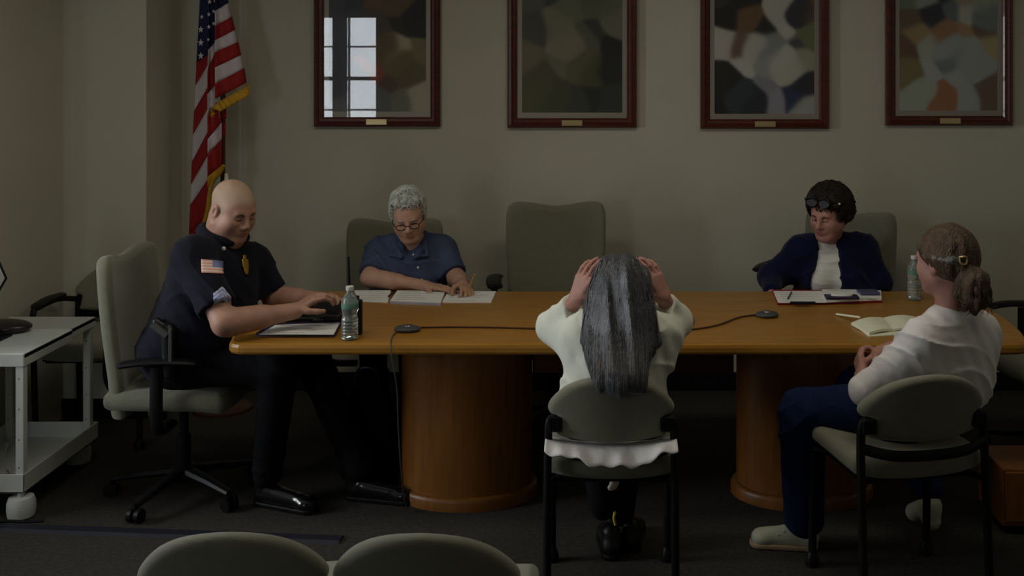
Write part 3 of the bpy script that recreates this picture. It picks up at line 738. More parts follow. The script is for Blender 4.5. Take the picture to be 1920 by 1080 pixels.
# ------------------------------------------------------------------ white cart
def cart():
    r = thing('utility_cart', 'white metal utility cart on casters at the left edge of the frame', 'cart', (-2.42, 4.62, 0))
    x0, x1, y0, y1 = -2.655, -2.255, 4.30, 4.94; zt = 0.65
    def b(n, m, *a, bev=0.004): return MB().box(*a).build(n, m, r, bevel=bev, world=True)
    ys = 4.70
    b('top_panel', M['white_lam'], x0, x1, y0, ys, zt-0.022, zt)
    b('top_panel', M['white_met'], x0, x1-0.012, ys+0.002, y1, zt-0.022, zt-0.001)
    MB().box(x0, x1-0.001, y0-0.001, y0+0.018, zt-0.052, zt-0.001).box(x1-0.018, x1, y0, ys, zt-0.052, zt-0.001).box(x1-0.028, x1-0.012, ys, y1, zt-0.045, zt-0.002).build('apron', M['white_met'], r, bevel=0.003, world=True)
    for (x, y) in ((x1-0.020, y0+0.020), (x1-0.032, y1-0.03), (x0+0.02, y0+0.02), (x0+0.02, y1-0.03)):
        l = MB().box(x-0.016, x+0.016, y-0.016, y+0.016, 0.10, zt-0.03).build('leg', M['white_met'], r, bevel=0.003, world=True)
        hb = MB()
        for z in (0.55, 0.43, 0.31, 0.2): hb.tube([(x-0.002, y-0.0170, z), (x-0.002, y-0.0155, z)], 0.003, 8)
        hb.build('rivet', M['grey'], l, world=True)
    MB().box(x0, x1, y0, y1, 0.100, 0.108).box(x0, x1, y0, y0+0.006, 0.10, 0.175).box(x0, x1, y1-0.006, y1, 0.10, 0.175).box(x1-0.006, x1, y0, y1, 0.10, 0.175).box(x0, x0+0.006, y0, y1, 0.10, 0.175).build('lower_shelf', M['white_met'], r, bevel=0.002, world=True)
    for (x, y) in ((x1-0.022, y0+0.022), (x1-0.075, y1-0.03), (x0+0.03, y0+0.022), (x0+0.03, y1-0.03)):
        MB().lathe([(0.040, 0.0), (0.050, 0.006), (0.054, 0.03), (0.053, 0.06), (0.046, 0.080), (0.015, 0.084), (0.012, 0.10)], (x, y, 0), 24).build('caster', M['white_met'], r, True, world=True)
cart()
d = thing('speakerphone', 'dark rounded device lying on the white cart at the left edge', 'electronic device', T(10, 622, 0.65))
s = SDF(0.004); c = T(4, 622, 0.65)
s.el(c+Vector((0, 0, 0.022)), (0.125, 0.075, 0.030), k=0.01, m=0); s.cut(c+Vector((0, 0, 0.001)), (0, 0, -1), 0.3)
s.build('body', [M['redgloss']], d)
MB().tube(spline([c+Vector((-0.10, -0.02, 0.008)), c+Vector((-0.16, -0.06, 0.006)), c+Vector((-0.22, -0.05, 0.006))], 6), 0.004, 8).build('cord', M['blackpl'], d, True, world=True)
# tablet of which only one corner shows
lp = thing('tablet', 'white tablet with black edge, one corner showing at the left frame edge above the cart', 'tablet', (-2.56, 4.45, 0.65))
q0 = W(11, 522, 4.42)
Ms = Matrix.Translation((q0.x, q0.y, q0.z)) @ Matrix.Rotation(math.radians(-35), 4, 'Z') @ Matrix.Rotation(math.radians(-8), 4, 'X') @ Matrix.Rotation(math.radians(38), 4, 'Y')
MB().box(-0.20, 0.0, 0, 0.008, -0.14, 0.0, Ms).build('tablet_body', M['blackpl'], lp, bevel=0.002, world=True)
MB().box(-0.194, -0.006, -0.001, 0.0, -0.134, -0.006, Ms).build('screen', M['paper'], lp, world=True)
pc = Ms @ Vector((-0.10, 0.008, -0.10))
MB().tube([pc, (pc.x, pc.y+0.03, 0.66)], 0.008, 10).box(pc.x-0.05, pc.x+0.05, pc.y-0.02, pc.y+0.08, 0.65, 0.658).build('tablet_stand', M['blackpl'], lp, world=True)
# cable on floor by the caster
tag(MB().tube(spline([T(-30, 985, 0.006), T(10, 977, 0.006), T(50, 978, 0.006), T(82, 976, 0.006)], 6), 0.005, 8).build('loose_cable', M['blackpl'], None, True), 'short black cable end on the carpet beside the cart caster', 'cable')
tag(MB().tube(spline([T(-10, 846, 0.12)+Vector((0, 0.1, 0)), W(8, 872, 4.6), W(22, 885, 4.45), W(40, 890, 4.33)+Vector((-0.03, 0, 0))], 6), 0.004, 8).build('white_cable', M['white'], None, True), 'thin white cable lying inside the lower shelf of the cart', 'cable')

# wooden cabinet at bottom right, black bag under the table
cb = thing('wood_cabinet', 'low honey wood cabinet on the floor at the right frame edge', 'cabinet', (1.65, 4.28, 0))
MB().box(1.54, 1.76, 4.16, 4.42, 0.03, 0.25).build('body', M['oakv_shaded'], cb, bevel=0.006, world=True)
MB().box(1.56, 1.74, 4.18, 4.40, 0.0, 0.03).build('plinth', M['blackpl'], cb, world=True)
MB().box(1.55, 1.75, 4.148, 4.16, 0.05, 0.24).build('door', M['oakv_shaded'], cb, bevel=0.004, world=True)
bg_ = thing('backpack', 'black bag standing on the floor under the left end of the table', 'bag', (W(690, 900, 4.72).x, 4.72, 0))
s = SDF(0.008); cx = W(690, 900, 4.72).x
s.el((cx, 4.72, 0.20), (0.13, 0.10, 0.24), k=0.05).el((cx, 4.71, 0.10), (0.135, 0.105, 0.12), k=0.06).cut((cx, 4.72, 0.002), (0, 0, -1), 0.5)
s.build('bag_body', [M['trousers']], bg_)
MB().tube(spline([(cx-0.05, 4.70, 0.41), (cx-0.03, 4.69, 0.48), (cx+0.03, 4.69, 0.48), (cx+0.05, 4.70, 0.41)], 6), 0.009, 8).build('handle', M['belt'], bg_, True, world=True)
# ------------------------------------------------------------------ things on the table
Z = TZ
def sheet(name, P, z, th, m, parent, curl=0.0, nu=10, nv=6):
    """paper given by four points (near-left, near-right, far-right, far-left)"""
    V = []; F = []
    for lay in (0, 1):
        for j in range(nv+1):
            for i in range(nu+1):
                u, v = i/nu, j/nv
                p = (P[0]*(1-u)+P[1]*u)*(1-v)+(P[3]*(1-u)+P[2]*u)*v
                V.append((p.x, p.y, z+(th if lay else 0)+curl*math.sin(math.pi*u)*(0.6+0.4*v)))
    n = (nu+1)*(nv+1)
    for j in range(nv):
        for i in range(nu):
            a = j*(nu+1)+i; F.append((a, a+nu+1, a+nu+2, a+1)); F.append((n+a, n+a+1, n+a+nu+2, n+a+nu+1))
    ring = [i for i in range(nu+1)]+[(j*(nu+1)+nu) for j in range(1, nv+1)]+[nv*(nu+1)+i for i in range(nu-1, -1, -1)]+[j*(nu+1) for j in range(nv-1, 0, -1)]
    for k in range(len(ring)):
        a, b = ring[k], ring[(k+1) % len(ring)]; F.append((a, b, n+b, n+a))
    return mesh(name, V, F, m, parent, False, None, True) if parent else mesh(name, V, F, m)
def quad(*pts, z=Z): return [T(x, y, z) for x, y in pts]
def inkmarks(P, z, rows, parent, rngk=1, m=None):
    mb = MB(); rr = random.Random(rngk)
    for k in range(rows):
        v = 0.12+0.76*k/max(1, rows-1); u0 = 0.1; u1 = 0.5+0.4*rr.random()
        a = (P[0]*(1-u0)+P[1]*u0)*(1-v)+(P[3]*(1-u0)+P[2]*u0)*v; b = (P[0]*(1-u1)+P[1]*u1)*(1-v)+(P[3]*(1-u1)+P[2]*u1)*v
        mb.box(a.x, b.x, a.y-0.0015, a.y+0.0015, z, z+0.0004)
    mb.build('text_lines', m or M['ink'], parent, world=True)

# officer's clipboard
P = quad((480, 630), (630, 630), (641, 607), (512, 611))
cb = thing('clipboard', 'navy clipboard with white sheet in front of the man in uniform', 'clipboard', P[0])
sheet('board', P, Z, 0.012, M['navyplast'], cb)
Pp = quad((486, 628), (626, 628), (637, 606.5), (516, 611), z=Z+0.012)
pp = sheet('paper', Pp, Z+0.0125, 0.003, M['paper'], cb, 0.001)
inkmarks(Pp, Z+0.0165, 4, pp, 3)
# dark case under his hands
a = T(585, 600); bx = thing('black_case', 'flat black case lying under the hands of the man in uniform', 'case', a)
MB().box(a.x-0.10, a.x+0.13, a.y-0.05, a.y+0.16, Z, Z+0.022).build('case_body', M['blackpl'], bx, bevel=0.008, seg=3, world=True)
MB().tube([(a.x+0.02, a.y-0.052, Z+0.012), (a.x+0.06, a.y-0.052, Z+0.012)], 0.004, 8).build('latch', M['grey'], bx, world=True)
# phone in his hand
ph = thing('smartphone', 'dark smartphone held in the hands of the man in uniform', 'phone', W(618, 580, 4.36))
Mh = Matrix.Translation(W(616, 580, 4.38)) @ Matrix.Rotation(math.radians(-20), 4, 'Z') @ Matrix.Rotation(math.radians(25), 4, 'X')
MB().box(-0.07, 0.07, -0.036, 0.036, -0.004, 0.004, Mh).build('phone_body', M['redgloss'], ph, bevel=0.003, world=True)
MB().box(-0.063, 0.063, -0.032, 0.032, 0.004, 0.0045, Mh).build('screen', M['glasslens'], ph, world=True)

# walkie-talkie
q = T(664, 627); r = thing('two_way_radio', 'black two-way radio with long antenna standing behind the water bottle', 'radio', (q.x, q.y, Z))
MB().box(q.x-0.024, q.x+0.031, q.y-0.016, q.y+0.016, Z, Z+0.135).build('radio_body', M['blackpl'], r, bevel=0.006, seg=3, world=True)
a0 = (q.x-0.016, q.y, Z+0.13); MB().tube([a0, (a0[0]-0.004, a0[1], Z+0.20), (W(653, 485, q.y).x, a0[1], Z+0.302)], [0.0075, 0.006, 0.0045], 10).build('antenna', M['blackpl'], r, True, world=True)
MB().tube([(q.x+0.012, q.y, Z+0.13), (q.x+0.012, q.y, Z+0.15)], 0.008, 12).build('knob', M['blackpl'], r, True, world=True)

# water bottles
def bottle(px, py, label, sc=1.0):
    q = T(px, py); r = thing('water_bottle', label, 'bottle', (q.x, q.y, Z), group='clear plastic water bottles')
    prof = [(0.0, 0.001), (0.024, 0.0), (0.031, 0.005)]
    for k in range(6):
        z = 0.012+k*0.0125; prof += [(0.0325, z), (0.0300, z+0.006)]
    prof += [(0.0285, 0.090), (0.0275, 0.098), (0.030, 0.108), (0.0318, 0.114), (0.0318, 0.140), (0.030, 0.148), (0.024, 0.163), (0.0155, 0.176), (0.0125, 0.181), (0.0125, 0.192)]
    prof = [(a*sc*1.0, b*sc) for a, b in prof]
    MB().lathe(prof, (0, 0, 0), 36).build('bottle_body', M['bottle'], r, True)
    MB().lathe([(max(0, a-0.0016), b+0.001) for a, b in prof if b < 0.155*sc], (0, 0, 0), 36).build('water', M['water'], r, True)
    MB().lathe([(0.0322*sc, 0.120*sc), (0.0325*sc, 0.121*sc), (0.0325*sc, 0.137*sc), (0.0322*sc, 0.138*sc)], (0, 0, 0), 36).build('paper_label', [M['greenlabel'], M['labelwhite']], r, True)
    MB().lathe([(0.0145*sc, 0.187*sc), (0.015*sc, 0.189*sc), (0.015*sc, 0.201*sc), (0.013*sc, 0.203*sc)], (0, 0, 0), 24).build('cap', M['white'], r, True)
    return r
bottle(656, 636, 'clear plastic water bottle with green label at the near left of the table')
bottle(1714, 562, 'clear plastic water bottle in front of the woman with the ponytail', 0.97)

# papers of the woman in blue
def doc(name, pts, label, cat, m, th, curl, rows, k, base=0.0):
    P = quad(*pts, z=Z); o = thing(name, label, cat, P[0])
    s = sheet('sheet', P, Z+base, th, m, o, curl); inkmarks(P, Z+base+th+curl*0.9+0.0002, rows, s, k); return o
doc('loose_papers', ((675, 566), (727, 568.5), (733, 545.8), (664, 545.8)), 'loose white sheets left of the open booklet of the white-haired woman', 'papers', M['paper'], 0.004, 0.0, 5, 5)
o = doc('booklet', ((731, 569), (826, 572.5), (835, 550.5), (745, 549.5)), 'thick white booklet with blue-grey edge under the hand of the white-haired woman', 'booklet', M['paper'], 0.003, 0.0, 5, 9, 0.0095)
sheet('cover', quad((731, 569.5), (826, 573), (835, 550.5), (745, 549.5)), Z, 0.009, M['silver'], o)
doc('notepad', ((829, 568), (921, 568), (930, 548), (840, 548)), 'white notepad the white-haired woman writes on with a pencil', 'notepad', M['paper'], 0.005, 0.0, 4, 11)
def pen(name, a, b, r, m, label, cat='pen', tip=None):
    a, b = Vector(a), Vector(b); o = thing(name, label, cat, a); dd = (b-a).normalized()
    MB().tube([a+dd*r*2.5, b], r, 8).build('barrel', m, o, True, world=True)
    MB().tube([a, a+dd*r*2.5], [r*0.2, r], 8).build('tip', tip or M['blackpl'], o, True, world=True); return o
pen('pen', T(728, 563)+Vector((0, 0, 0.016)), T(741, 547)+Vector((0, 0, 0.006)), 0.004, M['blackpl'], 'black pen between the loose sheets and the booklet')
pen('pencil', W(874, 552.5, 4.905), W(890, 514, 4.85), 0.0036, M['pencil'], 'yellow pencil held upright by the white-haired woman', 'pencil', M['cream'])

# microphone pods and their cord
def pod(px, py, w, h_, label, rz=0.0):
    q = T(px, py); o = thing('microphone_pod', label, 'microphone', (q.x, q.y, Z), rz, group='table microphones on one cord')
    s = SDF(0.003); s.el((0, 0, 0.010), (w/2, 0.040, 0.0135), k=0.004).rc((-w*0.3, 0, 0.008), (w*0.3, 0, 0.008), 0.012, 0.012, 0.01).cut((0, 0, 0.0), (0, 0, -1), 0.3)
    mesh_o = s.build('pod_body', [M['grey']], o, world=False)
    MB().lathe([(0.0, 0.0), (0.018, 0.0), (0.016, 0.003), (0, 0.004)], (0, 0, 0.022), 20).build('mute_button', M['chrome'], o, True); return q
p1 = pod(764, 621, 0.105, 0.02, 'grey oval microphone pod on the left half of the table')
p2 = pod(1438, 594, 0.098, 0.02, 'black microphone pod on the right half of the table')
cp = [T(786, 616), T(850, 615), T(930, 616), T(1010, 618), T(1060, 617), T(1150, 619), T(1220, 622), T(1262, 624), T(1296, 612), T(1298, 597), T(1276, 588), T(1250, 591), T(1244, 606), T(1270, 619), T(1310, 618), T(1350, 610), T(1385, 597), T(1418, 592)]
tag(MB().tube(spline([p+Vector((0, 0, 0.0038+(0.006 if i in (12,) else 0))) for i, p in enumerate(cp)], 6), 0.0034, 8).build('audio_cable', M['polewood'], None, True), 'thin brown cable running across the table between the microphone pods', 'cable')
hang = [T(744, 624)+Vector((0, 0, 0.004)), T(736, 632)+Vector((0, 0, 0.004)), T(733, 643)+Vector((0, 0, 0.005)), W(733, 650, 4.088), W(734, 668, 4.08), W(741, 705, 4.09), W(745, 740, 4.12), W(747, 800, 4.17), W(752, 880, 4.22), W(760, 945, 4.35), (T(800, 958, 0.006)+Vector((-0.05, 0.0, 0)))]
tag(MB().tube(spline(hang, 6), 0.0027, 8).build('hanging_cable', M['grey'], None, True), 'thin grey cable dropping from the left microphone pod over the table edge', 'cable')

# right hand clipboard, phone, glasses case
P = quad((1458, 572), (1653, 568), (1652, 549), (1448, 547))
cb2 = thing('clipboard', 'red clipboard folder with papers in front of the woman in the navy cardigan', 'clipboard', P[0])
sheet('board', P, Z, 0.010, M['redvinyl'], cb2)
P1 = quad((1459, 568.5), (1550, 568), (1540, 547), (1450, 547), z=Z+0.01); s1 = sheet('paper', P1, Z+0.0105, 0.003, M['paper'], cb2); inkmarks(P1, Z+0.0137, 5, s1, 21)
P2 = quad((1549, 567), (1653, 563), (1652, 548), (1541, 546), z=Z+0.012); s2 = sheet('paper', P2, Z+0.0105, 0.010, M['paper'], cb2, 0.002); inkmarks(P2, Z+0.0225, 3, s2, 22)
a = T(1505, 569, Z+0.014); mb = MB(); mb.tube([a+Vector((-0.055, 0, 0.003)), a+Vector((0.055, 0, 0.003))], 0.006, 10); mb.box(a.x-0.03, a.x+0.03, a.y-0.012, a.y+0.018, Z+0.014, Z+0.019)
mb.build('clip', M['blackpl'], cb2, bevel=0.001, world=True)
pen('pen', T(1477, 562, Z+0.015)+Vector((0, 0, 0.003)), T(1484, 549, Z+0.015)+Vector((0, 0, 0.003)), 0.0035, M['grey'], 'grey pen lying on the red clipboard')
def flatbox(name, label, cat, c, w, d_, h_, rz, m, inner=None, im=None):
    o = thing(name, label, cat, c, rz); MB().box(-w/2, w/2, -d_/2, d_/2, 0, h_).build('case_body', m, o, bevel=min(h_, d_)*0.35, seg=4)
    if inner: MB().lathe([(0.0, 0.0), (0.5, 0.0), (0.48, 0.6*0.01), (0, 0.008)], (0, 0, h_), 28, inner[0], inner[1]).build('inset', im, o, True)
    return o
flatbox('eyeglass_case', 'dark eyeglass case with white oval on the red clipboard', 'case', T(1578, 559, Z+0.024), 0.145, 0.060, 0.012, -0.05, M['navyplast'], (0.095, 0.036), M['paper'])
flatbox('smartphone', 'blue-grey smartphone lying at the right end of the clipboard papers', 'phone', T(1628, 550, Z+0.024), 0.088, 0.075, 0.012, 0.05, M['phoneblue'])
# open notebook with ribbon / pen
nb = thing('open_notebook', 'open cream notebook in front of the woman with the ponytail', 'notebook', T(1640, 610))
La = [T(1632, 631), T(1664, 626), T(1654, 601), T(1604, 602)]
sheet('cover', [T(1630, 632), T(1727, 626), T(1722, 600), T(1596, 606)], Z, 0.003, M['cream'], nb)
sheet('left_page', [T(1630, 630), T(1672, 623), T(1654, 601), T(1596, 611)], Z+0.0032, 0.010, M['cream'], nb, 0.010)
sheet('right_page', [T(1673, 623), T(1728, 622), T(1722, 600), T(1655, 601)], Z+0.0032, 0.008, M['cream'], nb, 0.011)
pen('pen', T(1566, 591)+Vector((0, 0, 0.005)), T(1612, 607)+Vector((0, 0, 0.026)), 0.0042, M['cream'], 'cream pen resting on the edge of the open notebook', tip=M['patchred'])
# ------------------------------------------------------------------ people
# material slots of every body mesh: 0 skin, 1 scalp / alternate, 2 lips
def head(S, c, R, s=1.0, female=False, nose=1.0, heavy=0.0):
    """head with face; c = centre between the ears, R = basis(lateral, forward, up)"""
    c = Vector(c)
    L = lambda x, y, z: c+R @ Vector((x*s, y*s, z*s))
    el = lambda p, r, k=0.02, m=0: S.el(L(*p), [q*s for q in r], R, k*s, m)
    rc = lambda a, b, ra, rb, k=0.015, m=0: S.rc(L(*a), L(*b), ra*s, rb*s, k*s, m)
    el((0, -0.018, 0.038), (0.077, 0.096, 0.084), 0.02, 1)
    el((0, 0.040, 0.020), (0.064, 0.048, 0.062), 0.03)
    el((0, 0.030, -0.040), (0.060+heavy*0.008, 0.062, 0.066), 0.03)
    for q in (-1, 1):
        rc((q*(0.052+heavy*0.008), -0.004, -0.050), (q*0.022, 0.066, -0.093), 0.024+heavy*0.006, 0.020, 0.03)
        el((q*0.041, 0.058, -0.020), (0.024, 0.026, 0.022), 0.025)
        el((q*0.045, 0.035, -0.045), (0.022+heavy*0.006, 0.035, 0.03), 0.03)
    el((0, 0.077, -0.094), (0.020, 0.018, 0.016), 0.02)
    if heavy: el((0, 0.03, -0.105), (0.048, 0.05, 0.03), 0.03)
    rc((-0.034, 0.077, 0.026), (0.034, 0.077, 0.026), 0.012, 0.012, 0.018)
    for q in (-1, 1): S.subel(L(q*0.031, 0.097, 0.006), [0.017*s, 0.014*s, 0.012*s], R, 0.014*s)
    for q in (-1, 1):
        el((q*0.031, 0.0765, 0.006), (0.0135, 0.0125, 0.0115), 0.003)
        rc((q*0.020, 0.0875, -0.0005), (q*0.042, 0.0825, -0.0005), 0.0022, 0.0018, 0.003, 3)   # lid line
    rc((0, 0.087, 0.022), (0, 0.108*(0.5+0.5*nose), -0.022), 0.0075, 0.0125*nose, 0.014)
    for q in (-1, 1): el((q*0.0125, 0.100, -0.029), (0.009, 0.011, 0.008), 0.008)
    el((0, 0.086, -0.052), (0.026, 0.014, 0.020), 0.02)
    el((0, 0.0965, -0.057), (0.021, 0.008, 0.0052), 0.004, 2)
    el((0, 0.0945, -0.067), (0.018, 0.008, 0.0062), 0.004, 2)
    S.subrc(L(-0.020, 0.106, -0.0615), L(0.020, 0.106, -0.0615), 0.0028*s, 0.0028*s, 0.003*s)
    for q in (-1, 1):
        el((q*0.080, -0.012, -0.004), (0.011, 0.020, 0.034), 0.007)
        el((q*0.078, -0.004, -0.030), (0.007, 0.009, 0.010), 0.008)
        S.subel(L(q*0.090, -0.006, 0.002), [0.008*s, 0.009*s, 0.017*s], R, 0.006*s)
    return L

def hand(S, w, d, n, thumb=1, curl=0.35, s=1.0, m=0, splay=0.06, tcurl=0.3, curls=None):
    """palm, four bent fingers and a thumb. d: towards the fingers, n: out of the palm, thumb: side"""
    w = Vector(w); d = Vector(d).normalized(); n = Vector(n); n = (n-d*n.dot(d)).normalized(); l = n.cross(d).normalized()*thumb
    offs = (0.031, 0.0105, -0.0105, -0.030); lens = ((0.043, 0.026, 0.020), (0.047, 0.030, 0.021), (0.044, 0.027, 0.020), (0.034, 0.020, 0.018))
    for i, o in enumerate(offs):
        kn = w+d*(0.084-abs(o-0.0105)*0.25)*s+l*o*s
        S.rc(w+l*o*0.55*s+d*0.008*s, kn, 0.0165*s, 0.0115*s, 0.014*s, m)
        c = curls[i] if curls else curl; a = c*0.6; p = kn
        dirn = (d+l*splay*(1.5-i)).normalized()
        for j, ln in enumerate(lens[i]):
            v = (dirn*math.cos(a)+n*math.sin(a)).normalized(); q = p+v*ln*s
            S.rc(p, q, (0.0098-0.0009*j)*s, (0.0090-0.0010*j)*s, 0.003*s, m); p = q; a += c
    p = w+d*0.018*s+l*0.022*s
    dirs = ((d*0.62+l*0.78+n*0.35), (d*0.85+l*0.35+n*(0.3+tcurl)), (d*0.9+l*0.05+n*(0.3+tcurl)))
    for v, ln, ra, rb in zip(dirs, (0.042, 0.034, 0.026), (0.0165, 0.0118, 0.0102), (0.0122, 0.0102, 0.0085)):
        q = p+v.normalized()*ln*s; S.rc(p, q, ra*s, rb*s, 0.006*s, m); p = q

def torso(S, pel, chest, nb, shl, shr, R, w=1.0, grow=0.0, belly=0.0, m=0, bust=0.0):
    pel, chest, nb, shl, shr = [Vector(v) for v in (pel, chest, nb, shl, shr)]
    lat = R @ Vector((1, 0, 0)); fw = R @ Vector((0, 1, 0)); g = grow; mid = pel*0.5+chest*0.5
    S.rc(pel-lat*0.085*w, pel+lat*0.085*w, 0.105*w+g, 0.105*w+g, 0.05, m)
    S.el(pel*0.6+chest*0.4+fw*belly*0.5, (0.150*w+g, 0.115*w+g+belly, 0.17+g), R, 0.06, m)
    S.el(mid+fw*belly*0.3, (0.150*w+g, 0.115*w+g+belly*0.4, 0.17+g), R, 0.06, m)
    S.el(chest, (0.155*w+g, 0.115*w+g, 0.165+g), R, 0.06, m)
    if bust:
        for q in (-1, 1): S.el(chest+lat*q*0.07*w+fw*0.075-Vector((0, 0, 0.04)), (0.065+g, 0.06+g+bust*0.02, 0.065+g), R, 0.05, m)
    S.rc(shl, shr, 0.046*w+g, 0.046*w+g, 0.07, m)
    top = nb*0.75+chest*0.25
    S.rc(shl*0.7+nb*0.3, nb-Vector((0, 0, 0.02)), 0.05+g, 0.045+g, 0.04, m); S.rc(shr*0.7+nb*0.3, nb-Vector((0, 0, 0.02)), 0.05+g, 0.045+g, 0.04, m)

def legs(S, hips, knees, ankles, g=0.0, w=1.0, m=0):
    for h_, k_, a_ in zip(hips, knees, ankles):
        S.rc(h_, k_, 0.085*w+g, 0.060*w+g, 0.05, m); S.rc(k_, a_, 0.057*w+g, 0.040*w+g, 0.03, m)
def shoe(name, mt, sole, parent, heel, toe, parts=None, up=0.0):
    """leather or canvas shoe from heel point to toe point on the ground"""
    heel, toe = Vector(heel), Vector(toe); d = (toe-heel).normalized(); L = (toe-heel).length
    z = Vector((0, 0, 1)); S = SDF(0.0045)
    S.rc(heel+d*0.035+z*0.038, toe-d*0.045+z*0.030, 0.034, 0.030, 0.02, 0)
    S.el(toe-d*0.05+z*0.032, (0.040, 0.040, 0.030), None, 0.02, 0)
    S.rc(heel+d*0.035+z*0.045, heel+d*0.045+z*(0.085+up), 0.034, 0.036, 0.02, 0)
    S.rc(heel+d*0.08+z*0.06, toe-d*0.08+z*0.045, 0.030, 0.024, 0.02, 0)
    S.cut(heel+d*L*0.5+z*0.018, (0, 0, -1), 0.22)
    o = S.build(name, [mt], parent)
    B = SDF(0.0045); B.rc(heel+d*0.038+z*0.01, toe-d*0.042+z*0.01, 0.038, 0.042, 0.01, 0).cut(heel+d*L*0.5+z*0.020, (0, 0, 1), 0.22).cut(heel+d*L*0.5+z*0.001, (0, 0, -1), 0.22)
    B.build('sole', [sole], o); return o
def wrinkle(amp, f, d=(0.3, 0.2, 1.0), ph=0.0):
    def fn(X, Y, Zz):
        a = (X*d[0]+Y*d[1]+Zz*d[2])*f*0.55
        w = np.sin(a+2.4*np.sin(X*13+ph)+2.0*np.sin(Y*11+Zz*12+ph))
        fold = (1-np.abs(w))**2.2
        return (-1.9*amp*fold*(0.45+0.55*np.sin(X*9+Zz*12+Y*7+ph))+0.25*amp*np.sin(a*3.1+X*40)).astype(np.float32)
    return fn
def eyebrow(L, parent, m, s=1.0):
    for q in (-1, 1):
        MB().tube(spline([L(q*0.016, 0.0915, 0.022), L(q*0.031, 0.0905, 0.0285), L(q*0.048, 0.080, 0.022)], 4), [0.0022]+[0.0035]*7+[0.0015], 6).build('eyebrow', m, parent, True, world=True)
def limb(S, pts, rs, g=0.0, k=0.02, m=0):
    for i in range(len(pts)-1): S.rc(pts[i], pts[i+1], rs[i]+g, rs[i+1]+g, k, m)
def lerp(a, b, t): return Vector(a)*(1-t)+Vector(b)*t
V3 = Vector

